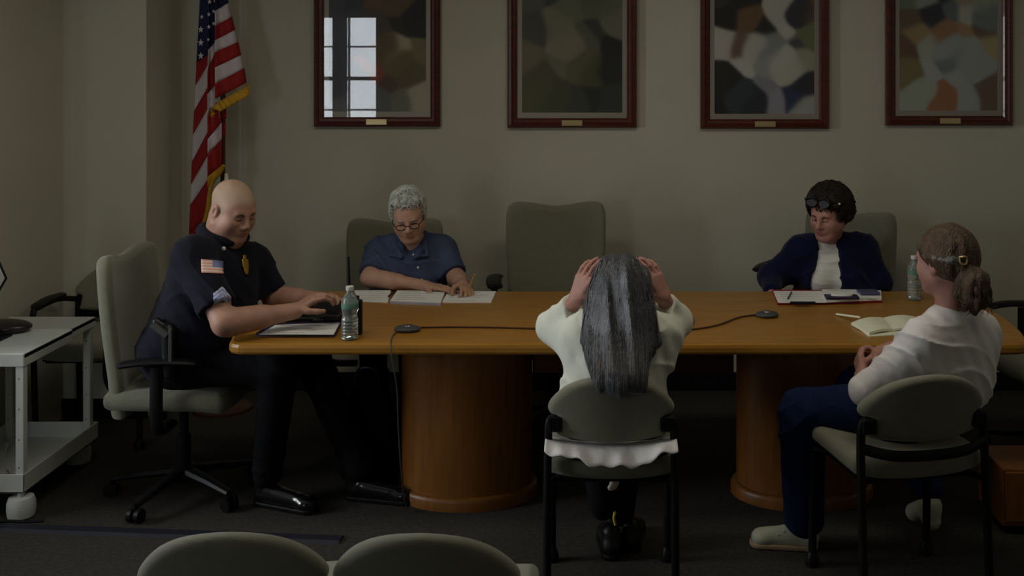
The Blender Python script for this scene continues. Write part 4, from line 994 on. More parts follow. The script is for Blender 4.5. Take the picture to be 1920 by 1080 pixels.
# ============================================================ 1. man in navy uniform
def officer():
    r = thing('person', 'person with shaved head in navy uniform with sleeve flag patch at the left table end', 'person', (-1.70, 4.5, 0))
    pel = V3((-1.68, 4.52, 0.60)); R = basis((0.90, -0.44, 0)); Rp = basis((1, -0.12, 0))
    chest = W(405, 535, 4.44); chest.x -= 0.01; nb = W(418, 448, 4.44)
    shr = W(360, 480, 4.27); shl = W(474, 492, 4.62)      # shr: his right, towards the camera
    elr = W(422, 606, 4.13); wrr = W(553, 583, 4.27); ell = W(515, 560, 4.62); wrl = W(603, 562, 4.50)
    Rh = basis((0.80, -0.56, -0.42)); hc = W(437, 394, 4.42)
    hips = [pel+V3((0.02, -0.10, 0)), pel+V3((0.02, 0.10, 0))]
    knees = [V3((-1.27, 4.36, 0.585)), V3((-1.22, 4.62, 0.585))]
    ank = [V3((-1.34, 4.44, 0.13)), V3((-0.98, 4.50, 0.13))]
    B = SDF(0.004)
    L = head(B, hc, Rh, 0.97, nose=1.0, heavy=1.0)
    B.rc(L(0, -0.035, -0.05), nb, 0.066, 0.078, 0.03, 0)
    torso(B, pel, chest, nb-V3((0, 0, 0.03)), shl, shr, R, 1.15, -0.03)
    limb(B, [shr, elr, wrr], [0.05, 0.047, 0.032]); limb(B, [shl, ell, wrl], [0.05, 0.046, 0.032])
    B.rc(lerp(elr, wrr, 0.12), lerp(elr, wrr, 0.5), 0.050, 0.044, 0.02); B.rc(lerp(ell, wrl, 0.12), lerp(ell, wrl, 0.5), 0.048, 0.042, 0.02)
    hand(B, wrr, (0.80, 0.28, 0.55), (0.35, 0.25, -1), 1, 0.62, 1.0)
    hand(B, wrl, (0.85, -0.42, 0.12), (0.1, -0.6, -0.6), -1, 0.50, 1.0)
    legs(B, hips, knees, ank, -0.012, 1.1)
    body = B.build('body', [M['skin1'], M['skin1b'], M['lip'], M['lash']], r)
    eyebrow(L, body, M['brow'])
    # shirt
    S = SDF(0.005); torso(S, pel+V3((0, 0, 0.03)), chest, nb-V3((0, 0, 0.02)), shl, shr, R, 1.22, 0.008, belly=0.06)
    S.rc(chest-R @ V3((0, 0.04, -0.05)), pel-V3((0.0, 0, -0.10)), 0.135, 0.125, 0.06)
    er, e2 = lerp(shr, elr, 0.80), lerp(shl, ell, 0.86)
    S.rc(shr, er, 0.072, 0.072, 0.05); S.rc(shl, e2, 0.070, 0.070, 0.05)
    S.cut(lerp(shr, elr, 0.78), elr-shr, 0.12).cut(lerp(shl, ell, 0.84), ell-shl, 0.11)
    S.disp = wrinkle(0.004, 60, (0.5, 0.2, 0.6))
    shirt = S.build('uniform_shirt', [M['uniform']], r)
    C = SDF(0.004)   # collar
    cu = (L(0, -0.035, -0.07)-nb).normalized()
    for k in range(16):
        a, b = 2*math.pi*k/16, 2*math.pi*(k+1)/16
        f = lambda w: nb+cu*0.010+R @ V3((0.084*math.cos(w), 0.080*math.sin(w), 0.010-0.026*math.sin(w)))
        if 3 <= k <= 4: continue
        C.rc(f(a), f(b), 0.018, 0.018, 0.02)
    C.build('collar', [M['uniform']], shirt)
    # trousers and belt
    P = SDF(0.006); P.rc(pel-V3((0, 0.09, 0.0)), pel+V3((0, 0.09, 0.0)), 0.135, 0.135, 0.05); legs(P, hips, knees, ank, 0.012, 1.15)
    P.disp = wrinkle(0.004, 50)
    P.build('trousers', [M['trousers']], r)
    Bt = SDF(0.005)
    for k in range(24):
        a, b = 2*math.pi*k/24, 2*math.pi*(k+1)/24
        f = lambda w: pel+V3((0.02, 0, 0.085))+Rp @ V3((0.180*math.cos(w), 0.178*math.sin(w), 0.01*math.sin(w)))
        Bt.rc(f(a), f(b), 0.022, 0.022, 0.004)
    belt = Bt.build('duty_belt', [M['belt']], r)
    h0 = W(318, 640, 4.28)
    H = SDF(0.004); H.rc(h0+V3((0, 0, 0.04)), h0-V3((0, 0, 0.13)), 0.034, 0.026, 0.01).rc(h0+V3((0, 0, 0.04)), h0+V3((-0.05, 0, 0.075)), 0.020, 0.018, 0.01)
    hol = H.build('holster', [M['belt']], r)
    MB().box(h0.x+0.012, h0.x+0.026, h0.y-0.045, h0.y-0.03, h0.z-0.07, h0.z+0.06).build('holster_strap', M['grey'], hol, bevel=0.003, world=True)
    MB().tube([h0+V3((0.005, -0.035, 0.03)), h0+V3((-0.055, -0.03, 0.075))], [0.013, 0.016], 10).build('grip', M['grey'], hol, True, world=True)
    tr = bvh(shirt)
    def fl(u, v):
        if u > 0.52 and v < 0.55: return 2
        return 0 if int(v*9) % 2 == 0 else 1
    decal('flag_patch', tr, [(377, 487), (417, 490), (418, 514), (378, 512)], 12, 18, fl, [M['patchred'], M['patchwhite'], M['patchblue']], shirt)
    def ch(u, v):
        c_ = abs(u-0.5)*1.0; w = v-c_*0.75
        if w < 0.05 or w > 0.62: return None
        return 0 if int((w-0.05)/0.095) % 2 == 0 else 1
    decal('sleeve_chevrons', tr, [(402, 533), (430, 540), (434, 580), (400, 574)], 20, 30, ch, [M['silver'], M['patchblue']], shirt, 0.004)
    def bd(u, v):
        return 0 if (abs(u-0.5) < 0.5-0.28*max(0, v-0.55)*2 and v > 0.03) and not (v < 0.18 and abs(u-0.5) > 0.25) else None
    decal('badge', tr, [(450, 479), (461, 479), (465, 515), (454, 515)], 8, 14, bd, [M['goldmet']], shirt, 0.008)
    for (px, py) in ((418, 467),):
        p = onto(tr, px, py, 0.004)
        if p: Sx = SDF(0.002); Sx.el(p, (0.009, 0.005, 0.009), k=0.001); Sx.build('collar_button', [M['white']], shirt)
    # boots
    dirs = (V3((0.9, -0.35, 0)), V3((0.95, -0.2, 0)))
    for a_, d_ in zip(ank, dirs):
        d_ = d_.normalized(); h_ = V3((a_.x, a_.y, 0.0))-d_*0.06; t_ = h_+d_*0.30
        b_ = shoe('boot', M['boot'], M['blackpl'], r, h_, t_, up=0.08)
officer()

# ============================================================ 2. white-haired woman, blue shirt
def curly(L, R, s, lines_n, rad, seed, mask, ln=0.045, ctr=(0, -0.018, 0.04), rr=(0.083, 0.102, 0.09)):
    rg = random.Random(seed); out = []
    while len(out) < lines_n:
        th = rg.uniform(0, 2*math.pi); ph = math.acos(rg.uniform(-0.55, 1))
        n = V3((math.sin(ph)*math.cos(th), math.sin(ph)*math.sin(th), math.cos(ph)))
        p = V3((ctr[0]+n.x*rr[0], ctr[1]+n.y*rr[1], ctr[2]+n.z*rr[2]))
        if not mask(p): continue
        t = n.cross(V3((rg.uniform(-1, 1), rg.uniform(-1, 1), rg.uniform(-1, 1)))).normalized(); pts = []
        for k in range(6):
            u = k/5; pts.append(L(*(p+t*ln*(u-0.5)*1.3+n*(0.014*math.sin(u*3.1)-0.004)+V3((0, 0, -0.012*u)))))
        out.append(pts)
    return strands(out, rad)
def woman_blue():
    r = thing('person', 'person with short white hair and glasses in slate blue shirt, writing with a pencil', 'person', (W(765, 400, 5.45).x, 5.45, 0))
    R = basis((0.02, -0.97, -0.22)); hc = W(766, 405, 5.17)
    pel = W(765, 580, 5.45); pel.z = 0.585; chest = W(770, 497, 5.30); nb = W(772, 452, 5.26)
    sA = W(712, 474, 5.32); sB = W(830, 470, 5.32)
    eA = W(693, 521, 5.13); wA = W(797, 536, 5.02); eB = W(856, 522, 5.20); wB = W(868, 537, 5.02)
    wA.z = max(wA.z, 0.768); wB.z = max(wB.z, 0.772)
    Rh = basis((0.12, -0.92, -0.40), roll=0.12)
    B = SDF(0.004); L = head(B, hc, Rh, 0.93, nose=1.05, heavy=0.35)
    B.rc(L(0, -0.035, -0.05), nb, 0.052, 0.058, 0.03)
    torso(B, pel, chest, nb-V3((0, 0, 0.03)), sA, sB, R, 1.0, -0.025)
    limb(B, [sA, eA, wA], [0.042, 0.040, 0.026]); limb(B, [sB, eB, wB], [0.042, 0.040, 0.026])
    B.rc(lerp(eA, wA, 0.1), lerp(eA, wA, 0.5), 0.041, 0.035, 0.02); B.rc(lerp(eB, wB, 0.1), lerp(eB, wB, 0.5), 0.041, 0.034, 0.02)
    hand(B, wA, (0.95, -0.18, -0.06), (0.0, 0.0, -1), 1, 0.18, 0.9)
    hand(B, wB, (0.35, -0.9, -0.05), (-0.4, -0.1, -0.9), 1, 0.62, 0.9)
    hips = [pel-V3((0.09, 0, 0)), pel+V3((0.09, 0, 0))]; kn = [V3((p.x*1.0, 5.03, 0.56)) for p in hips]; an = [V3((p.x, 5.06, 0.12)) for p in hips]
    legs(B, hips, kn, an, -0.01)
    body = B.build('body', [M['skin2'], M['skin2'], M['lip'], M['lash']], r); eyebrow(L, body, M['greyhair'])
    S = SDF(0.005); torso(S, pel+V3((0, 0, 0.02)), chest, nb-V3((0, 0, 0.025)), sA, sB, R, 1.06, 0.008, belly=0.05, bust=1.0)
    a1, b1 = lerp(sA, eA, 0.86), lerp(sB, eB, 0.86)
    S.rc(sA, a1, 0.066, 0.060, 0.05); S.rc(sB, b1, 0.066, 0.060, 0.05)
    S.cut(lerp(sA, eA, 0.84), eA-sA, 0.09).cut(lerp(sB, eB, 0.84), eB-sB, 0.09)
    S.subrc(L(0, 0.02, -0.12), nb+R @ V3((0, 0.13, -0.045)), 0.045, 0.018, 0.01)
    S.disp = wrinkle(0.004, 55, (0.6, 0.2, 0.5), 1.0)
    shirt = S.build('blue_shirt', [M['blueshirt']], r)
    C = SDF(0.004)
    for q in (-1, 1):
        pts = [nb+R @ V3((q*0.02, -0.07, 0.035)), nb+R @ V3((q*0.066, -0.02, 0.028)), nb+R @ V3((q*0.070, 0.045, 0.006)), nb+R @ V3((q*0.035, 0.105, -0.035))]
        C.chain(pts, [0.013]*4, 0.01); C.rc(pts[2], nb+R @ V3((q*0.085, 0.085, -0.035)), 0.013, 0.006, 0.012); C.rc(pts[3], nb+R @ V3((q*0.085, 0.085, -0.040)), 0.010, 0.006, 0.012)
    C.build('collar', [M['blueshirt']], shirt)
    tr = bvh(shirt)
    for (px, py) in ((776, 478), (784, 502), (791, 525)):
        p = onto(tr, px, py, 0.003)
        if p: Sx = SDF(0.002); Sx.el(p, (0.0065, 0.004, 0.0065), k=0.001); Sx.build('button', [M['white']], shirt)
    P = SDF(0.006); P.rc(hips[0], hips[1], 0.11, 0.11, 0.05); legs(P, hips, kn, an, 0.01); P.build('trousers', [M['trousers']], r)
    for a_ in an: shoe('shoe', M['boot'], M['blackpl'], r, (a_.x, a_.y+0.05, 0), (a_.x, a_.y-0.2, 0))
    H = SDF(0.004)
    H.el(L(0, -0.045, 0.054), (0.085, 0.086, 0.083), Rh, 0.02); H.el(L(0, -0.060, 0.0), (0.080, 0.060, 0.075), Rh, 0.03)
    for q in (-1, 1): H.rc(L(q*0.073, 0.012, 0.035), L(q*0.074, 0.008, -0.018), 0.016, 0.011, 0.015)
    H.rc(L(-0.050, 0.022, 0.100), L(0.050, 0.022, 0.100), 0.018, 0.018, 0.02)
    H.disp = lambda X, Y, Zz: 0.0035*np.sin(X*110+3*np.sin(Zz*50))*np.sin(Zz*90+2*np.sin(Y*80))
    ok = lambda p: not (p.y > 0.025 and p.z < 0.095) and not (p.z < -0.02 and p.y > -0.02)
    H.build('hair', [M['greyhair']], r, extra=curly(L, Rh, 0.93, 1100, 0.0021, 5, ok, 0.05, (0, -0.02, 0.042), (0.087, 0.106, 0.095)))
    g = MB()
    for q in (-1, 1):
        g.tube([L(q*0.033+0.021*math.cos(w)*1.15, 0.105, 0.0+0.016*math.sin(w)) for w in np.linspace(0, 2*math.pi, 20)], 0.0019, 6, caps=False)
        g.tube([L(q*0.057, 0.104, 0.006), L(q*0.078, 0.06, 0.006), L(q*0.083, -0.01, 0.008)], 0.0022, 6)
    g.tube(spline([L(-0.012, 0.106, 0.003), L(0, 0.109, 0.006), L(0.012, 0.106, 0.003)], 4), 0.0018, 6)
    g.build('eyeglasses', M['blackpl'], r, True, world=True)
woman_blue()

# ============================================================ 3. woman in navy cardigan
def woman_cardigan():
    r = thing('person', 'person with dark curly hair and sunglasses on top, navy cardigan over a white top', 'person', (W(1560, 400, 5.5).x, 5.5, 0))
    R = basis((-0.12, -0.99, -0.06)); hc = W(1553, 402, 5.27)
    pel = V3((W(1565, 500, 5.5).x, 5.5, 0.585)); chest = W(1560, 505, 5.38); nb = W(1554, 447, 5.36)
    sA = W(1499, 470, 5.38); sB = W(1620, 467, 5.38)
    eA = W(1446, 520, 5.34); wA = W(1448, 552, 5.16); eB = W(1648, 530, 5.34); wB = V3((W(1600, 500, 5.2).x, 5.20, 0.665))
    Rh = basis((-0.62, -0.72, -0.30), roll=-0.05)
    B = SDF(0.004); L = head(B, hc, Rh, 0.95, nose=1.05, heavy=0.35)
    B.rc(L(0, -0.035, -0.05), nb, 0.054, 0.060, 0.03)
    torso(B, pel, chest, nb-V3((0, 0, 0.025)), sA, sB, R, 1.0, -0.03)
    limb(B, [sA, eA, wA], [0.042, 0.038, 0.026]); limb(B, [sB, eB, wB], [0.042, 0.038, 0.026])
    hand(B, wA, (0.75, -0.15, -0.45), (0.1, 0, -1), 1, 0.5, 0.88)
    hand(B, wB, (-0.9, -0.3, -0.1), (0, 0, -1), -1, 0.4, 0.88)
    hips = [pel-V3((0.09, 0, 0)), pel+V3((0.09, 0, 0))]; kn = [V3((p.x, 5.08, 0.56)) for p in hips]; an = [V3((p.x, 5.10, 0.12)) for p in hips]
    legs(B, hips, kn, an, -0.01)
    body = B.build('body', [M['skin3'], M['skin3'], M['lip'], M['lash']], r); eyebrow(L, body, M['brow'])
    T_ = SDF(0.005); torso(T_, pel+V3((0, 0, 0.02)), chest, nb-V3((0, 0, 0.03)), sA, sB, R, 0.98, 0.0, belly=0.03, bust=0.8)
    T_.subel(nb+R @ V3((0, 0.075, 0.02)), (0.05, 0.05, 0.035), R, 0.01)
    T_.disp = wrinkle(0.003, 70, (0.2, 0.2, 1.0))
    T_.build('white_top', [M['whiteshirt']], r)
    C = SDF(0.005); torso(C, pel+V3((0, 0, 0.0)), chest, nb-V3((0, 0, 0.02)), sA, sB, R, 1.06, 0.012, belly=0.03, bust=0.9)
    C.rc(sA, eA, 0.062, 0.056, 0.05); C.rc(eA, lerp(eA, wA, 0.8), 0.054, 0.044, 0.03); C.rc(sB, eB, 0.064, 0.060, 0.05); C.rc(eB, lerp(eB, wB, 0.8), 0.060, 0.045, 0.03)
    C.rc(eA-V3((0, 0, 0.0)), lerp(sA, eA, 0.4)-V3((0, 0, 0.05)), 0.05, 0.06, 0.05)
    cF = chest+R @ V3((0, 0.16, 0)); up_ = nb+R @ V3((0, 0.09, 0.03))
    lo_ = V3((W(1542, 560, 5.22).x, 5.20, 0.60)); C.subrc(up_, lo_, 0.050, 0.092, 0.006)
    C.subrc(V3((W(1548, 452, 5.30).x, 5.28, W(1548, 458, 5.30).z)), nb+V3((0, 0, 0.06)), 0.045, 0.06, 0.006)
    C.disp = wrinkle(0.005, 45, (0.5, 0.1, 0.7), 2.0)
    C.build('navy_cardigan', [M['navycard']], r)
    P = SDF(0.006); P.rc(hips[0], hips[1], 0.11, 0.11, 0.05); legs(P, hips, kn, an, 0.01); P.build('trousers', [M['trousers']], r)
    for a_ in an: shoe('shoe', M['boot'], M['blackpl'], r, (a_.x, a_.y+0.05, 0), (a_.x, a_.y-0.2, 0))
    H = SDF(0.004)
    H.el(L(0, -0.038, 0.062), (0.102, 0.098, 0.094), Rh, 0.02); H.el(L(0, -0.075, 0.005), (0.105, 0.075, 0.080), Rh, 0.03)
    H.rc(L(-0.06, 0.035, 0.088), L(0.06, 0.035, 0.088), 0.034, 0.034, 0.02)
    for q in (-1, 1): H.rc(L(q*0.080, -0.005, 0.05), L(q*0.086, -0.03, -0.02), 0.028, 0.026, 0.02)
    H.disp = lambda X, Y, Zz: 0.008*np.sin(X*95+3*np.sin(Zz*50))*np.sin(Zz*90+2*np.sin(Y*60))
    ok = lambda p: not (p.y > 0.03 and p.z < 0.085) and not (p.z < -0.03 and p.y > -0.03)
    H.build('hair', [M['darkhair']], r, extra=curly(L, Rh, 0.95, 1000, 0.0026, 8, ok, 0.07, (0, -0.03, 0.055), (0.112, 0.112, 0.102)))
    sg = MB()
    for q in (-1, 1):
        ctr = V3((q*0.034, 0.088, 0.104)); pts = []
        for w in np.linspace(0, 2*math.pi, 17)[:-1]:
            pts.append(ctr+V3((0.030*math.cos(w), -0.010*math.sin(w), 0.023*math.sin(w))))
        n0 = len(sg.V); sg.V += [tuple(L(*p)) for p in pts]+[tuple(L(*(p+V3((0, -0.006, 0)))) ) for p in pts]
        sg.F += [tuple(range(n0, n0+16)), tuple(range(n0+31, n0+15, -1))]+[(n0+i, n0+16+i, n0+16+(i+1) % 16, n0+(i+1) % 16) for i in range(16)]
    o = sg.build('sunglasses', M['glasslens'], r, world=True)
    fr = MB(); fr.tube([L(-0.064, 0.088, 0.108), L(-0.034, 0.088, 0.126), L(0, 0.092, 0.112), L(0.034, 0.088, 0.126), L(0.064, 0.088, 0.108)], 0.003, 6)
    for q in (-1, 1): fr.tube([L(q*0.064, 0.086, 0.108), L(q*0.108, 0.03, 0.088), L(q*0.114, -0.04, 0.06)], 0.003, 6)
    fr.build('sunglasses_frame', M['blackpl'], o, True, world=True)
    p = L(-0.100, 0.048, 0.092) if True else None
    for q in (-1, 1):
        e = SDF(0.002); e.el(L(q*0.098, 0.050, 0.093), (0.007, 0.007, 0.005), k=0.001); e.build('hinge_stud', [M['white']], o)
woman_cardigan()

# ============================================================ 4. woman with long grey hair, seen from behind
def woman_grey():
    r = thing('person', 'person with long loose grey hair seen from behind, hands raised to the head', 'person', (0.05, 3.76, 0))
    R = basis((0.03, 0.97, -0.10)); pel = V3((0.05, 3.76, 0.60)); chest = W(1157, 655, 3.74); nb = W(1162, 600, 3.74)
    hc = W(1163, 552, 3.74)
    sA = W(1090, 628, 3.76); sB = W(1236, 628, 3.76); eA = W(1036, 612, 3.93); wA = W(1081, 562, 3.78); eB = W(1268, 600, 3.93); wB = W(1243, 558, 3.80)
    Rh = basis((0.05, 0.93, -0.38))
    B = SDF(0.004); L = head(B, hc, Rh, 0.92)
    B.rc(L(0, -0.03, -0.05), nb, 0.048, 0.052, 0.03)
    torso(B, pel, chest, nb-V3((0, 0, 0.03)), sA, sB, R, 0.88, -0.02)
    limb(B, [sA, eA, wA], [0.040, 0.036, 0.025]); limb(B, [sB, eB, wB], [0.040, 0.036, 0.025])
    hand(B, wA, (0.34, -0.12, 0.93), (0.66, 0.72, -0.2), 1, 0.38, 0.98)
    hand(B, wB, (-0.38, -0.12, 0.93), (-0.66, 0.72, -0.2), -1, 0.42, 0.98)
    hips = [pel-V3((0.085, 0, 0)), pel+V3((0.085, 0, 0))]; kn = [V3((-0.06, 4.16, 0.575)), V3((0.15, 4.16, 0.575))]; an = [V3((0.02, 4.02, 0.16)), V3((0.09, 4.06, 0.12))]
    legs(B, hips, kn, an, -0.012, 0.95)
    body = B.build('body', [M['skin3'], M['skin3'], M['lip'], M['lash']], r)
    S = SDF(0.005); torso(S, pel+V3((0, 0, 0.02)), chest, nb-V3((0, 0, 0.02)), sA, sB, R, 0.98, 0.004)
    S.rc(sA, eA, 0.060, 0.052, 0.06); S.rc(eA, lerp(eA, wA, 0.80), 0.052, 0.038, 0.03); S.rc(sB, eB, 0.060, 0.052, 0.06); S.rc(eB, lerp(eB, wB, 0.80), 0.052, 0.038, 0.03)
    S.rc(eA-V3((0, 0, 0.01)), V3((sA.x, sA.y, sA.z-0.07)), 0.035, 0.055, 0.05); S.rc(eB-V3((0, 0, 0.01)), V3((sB.x, sB.y, sB.z-0.07)), 0.035, 0.055, 0.05)
    S.cut(lerp(eA, wA, 0.80), wA-eA, 0.06).cut(lerp(eB, wB, 0.80), wB-eB, 0.06)
    S.disp = wrinkle(0.006, 50, (0.8, 0.1, 0.5), 0.7)
    bl = S.build('white_blouse', [M['creamshirt']], r)
    # hem of the blouse, pushed out between backrest and seat
    HV = []; HF = []; nx, ns = 60, 8
    for i in range(nx+1):
        u = i/nx; x = -0.168+0.425*u; c_ = 4*u*(1-u)
        drop = 0.012*c_+0.007*math.sin(u*19+0.6)+0.005*math.sin(u*41)+0.012*max(0, math.sin(u*6.3-2.2))
        for k in range(ns+1):
            v = k/ns; wv = 0.004*math.sin(u*27+v*2)*v
            HV.append((x, 3.585-0.105*v**0.8-0.034*c_*min(1, v*2.5)+wv, 0.572-0.022*c_+0.006*math.sin(v*3.1)-v*v*(0.010+drop)))
    for i in range(nx):
        for k in range(ns):
            a = i*(ns+1)+k; HF.append((a, a+1, a+ns+2, a+ns+1))
    ho = mesh('blouse_hem', HV, HF, M['gauze'], bl, True, None, True); sd = ho.modifiers.new('t', 'SOLIDIFY'); sd.thickness = 0.004
    P = SDF(0.006); P.rc(hips[0], hips[1], 0.105, 0.105, 0.05); legs(P, hips, kn, an, 0.008, 0.95); P.build('trousers', [M['trousers']], r)
    s1 = shoe('shoe', M['belt'], M['blackpl'], r, (0.055, 3.93, 0), (0.03, 4.16, 0)); shoe('shoe', M['belt'], M['blackpl'], r, (0.12, 3.99, 0), (0.15, 4.22, 0))
    fr = MB(); a = V3((0.055, 3.935, 0.0))
    fr.tube(spline([W(1148, 893, 3.86), W(1152, 905, 3.85), W(1146, 918, 3.86)], 4), [0.016, 0.018, 0.018, 0.018, 0.02, 0.02, 0.02, 0.02, 0.012], 10, flat=0.5); fr.build('sock_cuff', M['patchwhite'], r, True, world=True)
    MB().tube(spline([W(1153, 960, 3.88), W(1151, 972, 3.88), W(1154, 984, 3.88)], 4), 0.008, 8, flat=0.6).build('heel_tab', M['yellow'], s1, True, world=True)
    # hair: mass with combed grooves + loose locks
    H = SDF(0.004)
    H.el(L(0, -0.028, 0.040), (0.094, 0.105, 0.090), Rh, 0.02); H.el(L(0, -0.060, 0.035), (0.088, 0.075, 0.085), Rh, 0.04)
    top = L(0, -0.075, 0.03)
    c1 = W(1163, 590, 3.64); c2 = W(1160, 660, 3.575); c3 = W(1163, 722, 3.46)
    wds = ((c1, 0.100, 0.055), (c2, 0.108, 0.042), (c3, 0.092, 0.030))
    H.el(L(0, -0.05, -0.01), (0.098, 0.085, 0.10), Rh, 0.04)
    I3 = Matrix.Identity(3)
    prev = L(0, -0.06, -0.02); pw = 0.085
    for (cc, ww, dd) in wds:
        for k in range(9):
            u = (k-4)/4; H.rc(prev+V3((u*(pw-0.03), 0.030*u*u, 0)), cc+V3((u*(ww-0.03), 0.030*u*u, 0.018*math.sin(9*u+ww*40))), 0.040 if ww > .1 else 0.036, dd*0.8, 0.03)
        prev = cc; pw = ww
    for q in (-1, 1): H.rc(L(q*0.078, 0.01, 0.04), W(1163+q*66, 640, 3.66), 0.03, 0.022, 0.03)
    H.disp = lambda X, Y, Zz: 0.0018*np.sin(X*170+2.5*np.sin(Zz*6))+0.0045*np.sin(X*82+2.6*np.sin(Zz*6.5+1))
    hair = H.build('long_hair', [M['longhair']], r)
    tr = bvh(hair); rg = random.Random(3); mats3 = ([], [], [])
    for k in range(900):
        x0 = rg.uniform(-0.92, 0.92); px0 = 1163+x0*40; y0 = rg.uniform(486, 540); x1 = 1162+x0*(74 if y0 < 560 else 60)+rg.uniform(-6, 6); y1 = rg.uniform(650, 738)-abs(x0)*rg.uniform(0, 45)
        pts = []
        for j in range(14):
            u = j/13; px = px0+(x1-px0)*(1-(1-u)**2.2)+2.0*math.sin(u*7+k); py = y0+(y1-y0)*u
            d = (W(px, py, 1.0)-CAMP).normalized(); h_ = tr.ray_cast(CAMP, d)
            if h_[0] is None: continue
            pts.append(h_[0]+h_[1]*0.003)
        if len(pts) > 5: mats3[rg.choice((0, 0, 1, 2, 2, 0))].append(pts)
    for lst, mm in zip(mats3, ('longhair', 'longhair2', 'longhair3')):
        V, F, mi = strands(lst, 0.0021); mesh('hair_locks', V, F, M[mm], hair, True, None, True)
woman_grey()

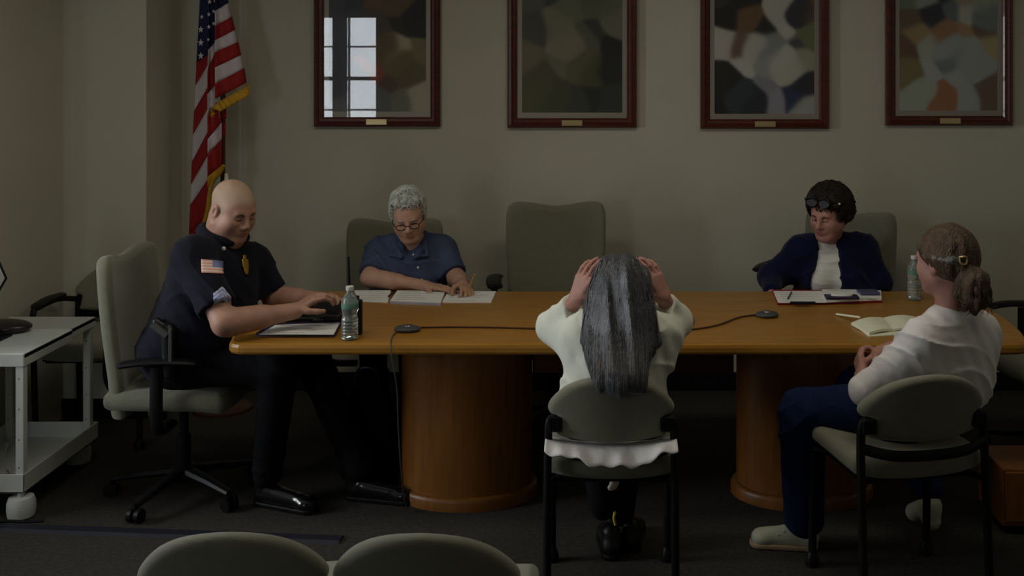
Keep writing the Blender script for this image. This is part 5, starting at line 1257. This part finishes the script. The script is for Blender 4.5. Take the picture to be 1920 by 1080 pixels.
# ============================================================ 5. woman with ponytail
def woman_tail():
    r = thing('person', 'person with brown ponytail in white blouse and blue jeans, seen from behind', 'person', (1.12, 3.70, 0))
    R = basis((-0.52, 0.85, 0)); pel = V3((1.12, 3.83, 0.59)); chest = W(1783, 668, 3.74); nb = W(1783, 590, 3.71); hc = W(1770, 491, 3.70)
    sA = W(1727, 642, 3.63); sB = W(1836, 626, 3.79); eA = W(1622, 732, 3.70); wA = W(1618, 706, 3.87)
    eB = W(1756, 628, 3.97); wB = W(1650, 662, 3.93)
    Rh = basis((-0.60, 0.78, -0.12))
    B = SDF(0.004); L = head(B, hc, Rh, 0.92)
    B.rc(L(0, -0.035, -0.05), nb, 0.052, 0.056, 0.03)
    torso(B, pel, chest, nb-V3((0, 0, 0.03)), sA, sB, R, 0.95, -0.02)
    limb(B, [sA, eA, wA], [0.042, 0.038, 0.027]); limb(B, [sB, eB, wB], [0.042, 0.038, 0.027])
    hand(B, wA, (-0.02, 0.45, 0.42), (0.85, 0.1, 0.0), -1, 0.8, 0.92)
    hand(B, wB, (-0.80, -0.20, -0.50), (-0.1, -0.5, -0.85), -1, 0.45, 0.92)
    hips = [pel+R @ V3((-0.09, 0, 0)), pel+R @ V3((0.09, 0, 0))]
    kn = [V3((0.745, 3.97, 0.53)), V3((1.02, 4.28, 0.52))]; an = [V3((0.765, 4.05, 0.11)), V3((1.265, 4.18, 0.17))]
    legs(B, hips, kn, an, -0.012)
    body = B.build('body', [M['skin3'], M['skin3'], M['lip'], M['lash']], r); eyebrow(L, body, M['brow'])
    S = SDF(0.005); torso(S, pel+V3((0, 0, 0.03)), chest, nb-V3((0, 0, 0.02)), sA, sB, R, 1.02, 0.010)
    S.rc(sA, eA, 0.056, 0.050, 0.05); S.rc(eA, lerp(eA, wA, 0.35), 0.050, 0.044, 0.03); S.rc(sB, eB, 0.060, 0.052, 0.05)
    S.rc(lerp(sA, eA, 0.35)-V3((0, 0, 0.03)), chest-V3((0, 0, 0.10)), 0.04, 0.09, 0.07)
    S.rc(W(1846, 650, 3.77), W(1846, 720, 3.75), 0.030, 0.024, 0.04).rc(W(1850, 700, 3.72), W(1846, 752, 3.70), 0.016, 0.010, 0.02)
    S.rc(nb+V3((-0.02, -0.02, 0.0)), nb+V3((0.04, -0.02, 0.0)), 0.048, 0.048, 0.04)
    S.cut(lerp(eA, wA, 0.35), wA-eA, 0.07)
    S.disp = wrinkle(0.005, 48, (0.9, 0.2, 0.7), 0.3)
    S.build('white_blouse', [M['gauze']], r)
    P = SDF(0.006); P.rc(hips[0], hips[1], 0.115, 0.115, 0.05); legs(P, hips, kn, an, 0.014, 1.08)
    P.rc(kn[0]-V3((0, 0, 0.05)), an[0], 0.075, 0.070, 0.04); P.disp = wrinkle(0.004, 40); P.build('jeans', [M['jeans']], r)
    sh = shoe('canvas_shoe', M['canvas'], M['sole'], r, (an[0].x+0.05, an[0].y-0.015, 0), (an[0].x-0.20, an[0].y+0.02, 0))
    lc = MB()
    for k in range(3):
        c = V3((an[0].x-0.055-k*0.022, an[0].y+0.002, 0.088-k*0.011)); lc.tube([c+V3((0, -0.028, -0.01)), c+V3((0, 0, 0.004)), c+V3((0, 0.028, -0.01))], 0.003, 6)
    lc.build('laces', M['white'], sh, True, world=True)
    # tucked foot, sole turned to the camera
    F2 = SDF(0.0045); a = an[1]; F2.rc((a.x, a.y-0.03, 0.11), (a.x-0.03, a.y+0.08, 0.045), 0.038, 0.034, 0.02).rc((a.x, a.y-0.035, 0.06), (a.x, a.y-0.03, 0.12), 0.036, 0.036, 0.02)
    F2.cut((a.x, a.y, 0.008), (0, 0, -1), 0.3); s2 = F2.build('canvas_shoe', [M['canvas']], r)
    Hh = SDF(0.004)
    Hh.el(L(0, -0.026, 0.044), (0.086, 0.102, 0.088), Rh, 0.02, 0); Hh.el(L(0, -0.05, -0.005), (0.078, 0.070, 0.07), Rh, 0.03, 0)
    for q in (-1, 1): Hh.rc(L(q*0.068, 0.045, 0.062), L(q*0.079, -0.03, 0.012), 0.014, 0.016, 0.015, 0); Hh.rc(L(q*0.077, 0.015, 0.034), L(q*0.079, -0.030, 0.024), 0.014, 0.018, 0.006, 1); Hh.rc(L(q*0.079, -0.030, 0.024), L(q*0.062, -0.088, 0.016), 0.019, 0.020, 0.006, 1)
    tb = W(1812, 508, 3.61); Hh.rc(L(0, -0.085, 0.01), tb, 0.045, 0.026, 0.02, 0)
    Hh.rc(L(0.0, -0.10, 0.045), L(0, -0.04, 0.115), 0.018, 0.02, 0.02, 0)
    Hh.disp = lambda X, Y, Zz: 0.0022*np.sin((X*0.7+Y*0.6)*230+2*np.sin(Zz*40))
    hair = Hh.build('hair', [M['brownhair'], M['greystreak']], r)
    Tl = SDF(0.004); pts = [tb, W(1827, 528, 3.59), W(1834, 558, 3.585), W(1826, 584, 3.60)]; Tl.rc(tb, W(1798, 552, 3.61), 0.030, 0.020, 0.02)
    Tl.chain(pts, [0.024, 0.042, 0.036, 0.014], 0.02); Tl.rc(pts[1]+V3((0.015, 0, 0)), W(1848, 562, 3.6), 0.03, 0.018, 0.02).rc(pts[1], W(1808, 578, 3.6), 0.035, 0.010, 0.02)
    Tl.disp = lambda X, Y, Zz: 0.0022*np.sin(X*200+2*np.sin(Zz*20))
    rg = random.Random(9); ln = []
    for k in range(160):
        a = rg.uniform(0, 6.28); o = V3((math.cos(a), math.sin(a), 0)); e = W(rg.uniform(1800, 1856), rg.uniform(560, 592), 3.6)
        ln.append(spline([tb+o*0.012, pts[1]+o*0.040, pts[2]+o*0.038, e+o*0.014], 4))
    tail = Tl.build('ponytail', [M['brownhair']], hair, extra=strands(ln, 0.0026))
    cp_ = W(1806, 488, 3.585); cl = MB()
    cl.tube(spline([cp_+V3((-0.012, 0, 0.010)), cp_+V3((0, -0.012, 0.014)), cp_+V3((0.012, 0, 0.006)), cp_+V3((0.006, -0.006, -0.012)), cp_+V3((-0.010, -0.004, -0.008)), cp_+V3((-0.012, 0, 0.010))], 5), 0.0035, 8)
    cl.build('hair_clip', M['brass'], hair, True, world=True)
woman_tail()
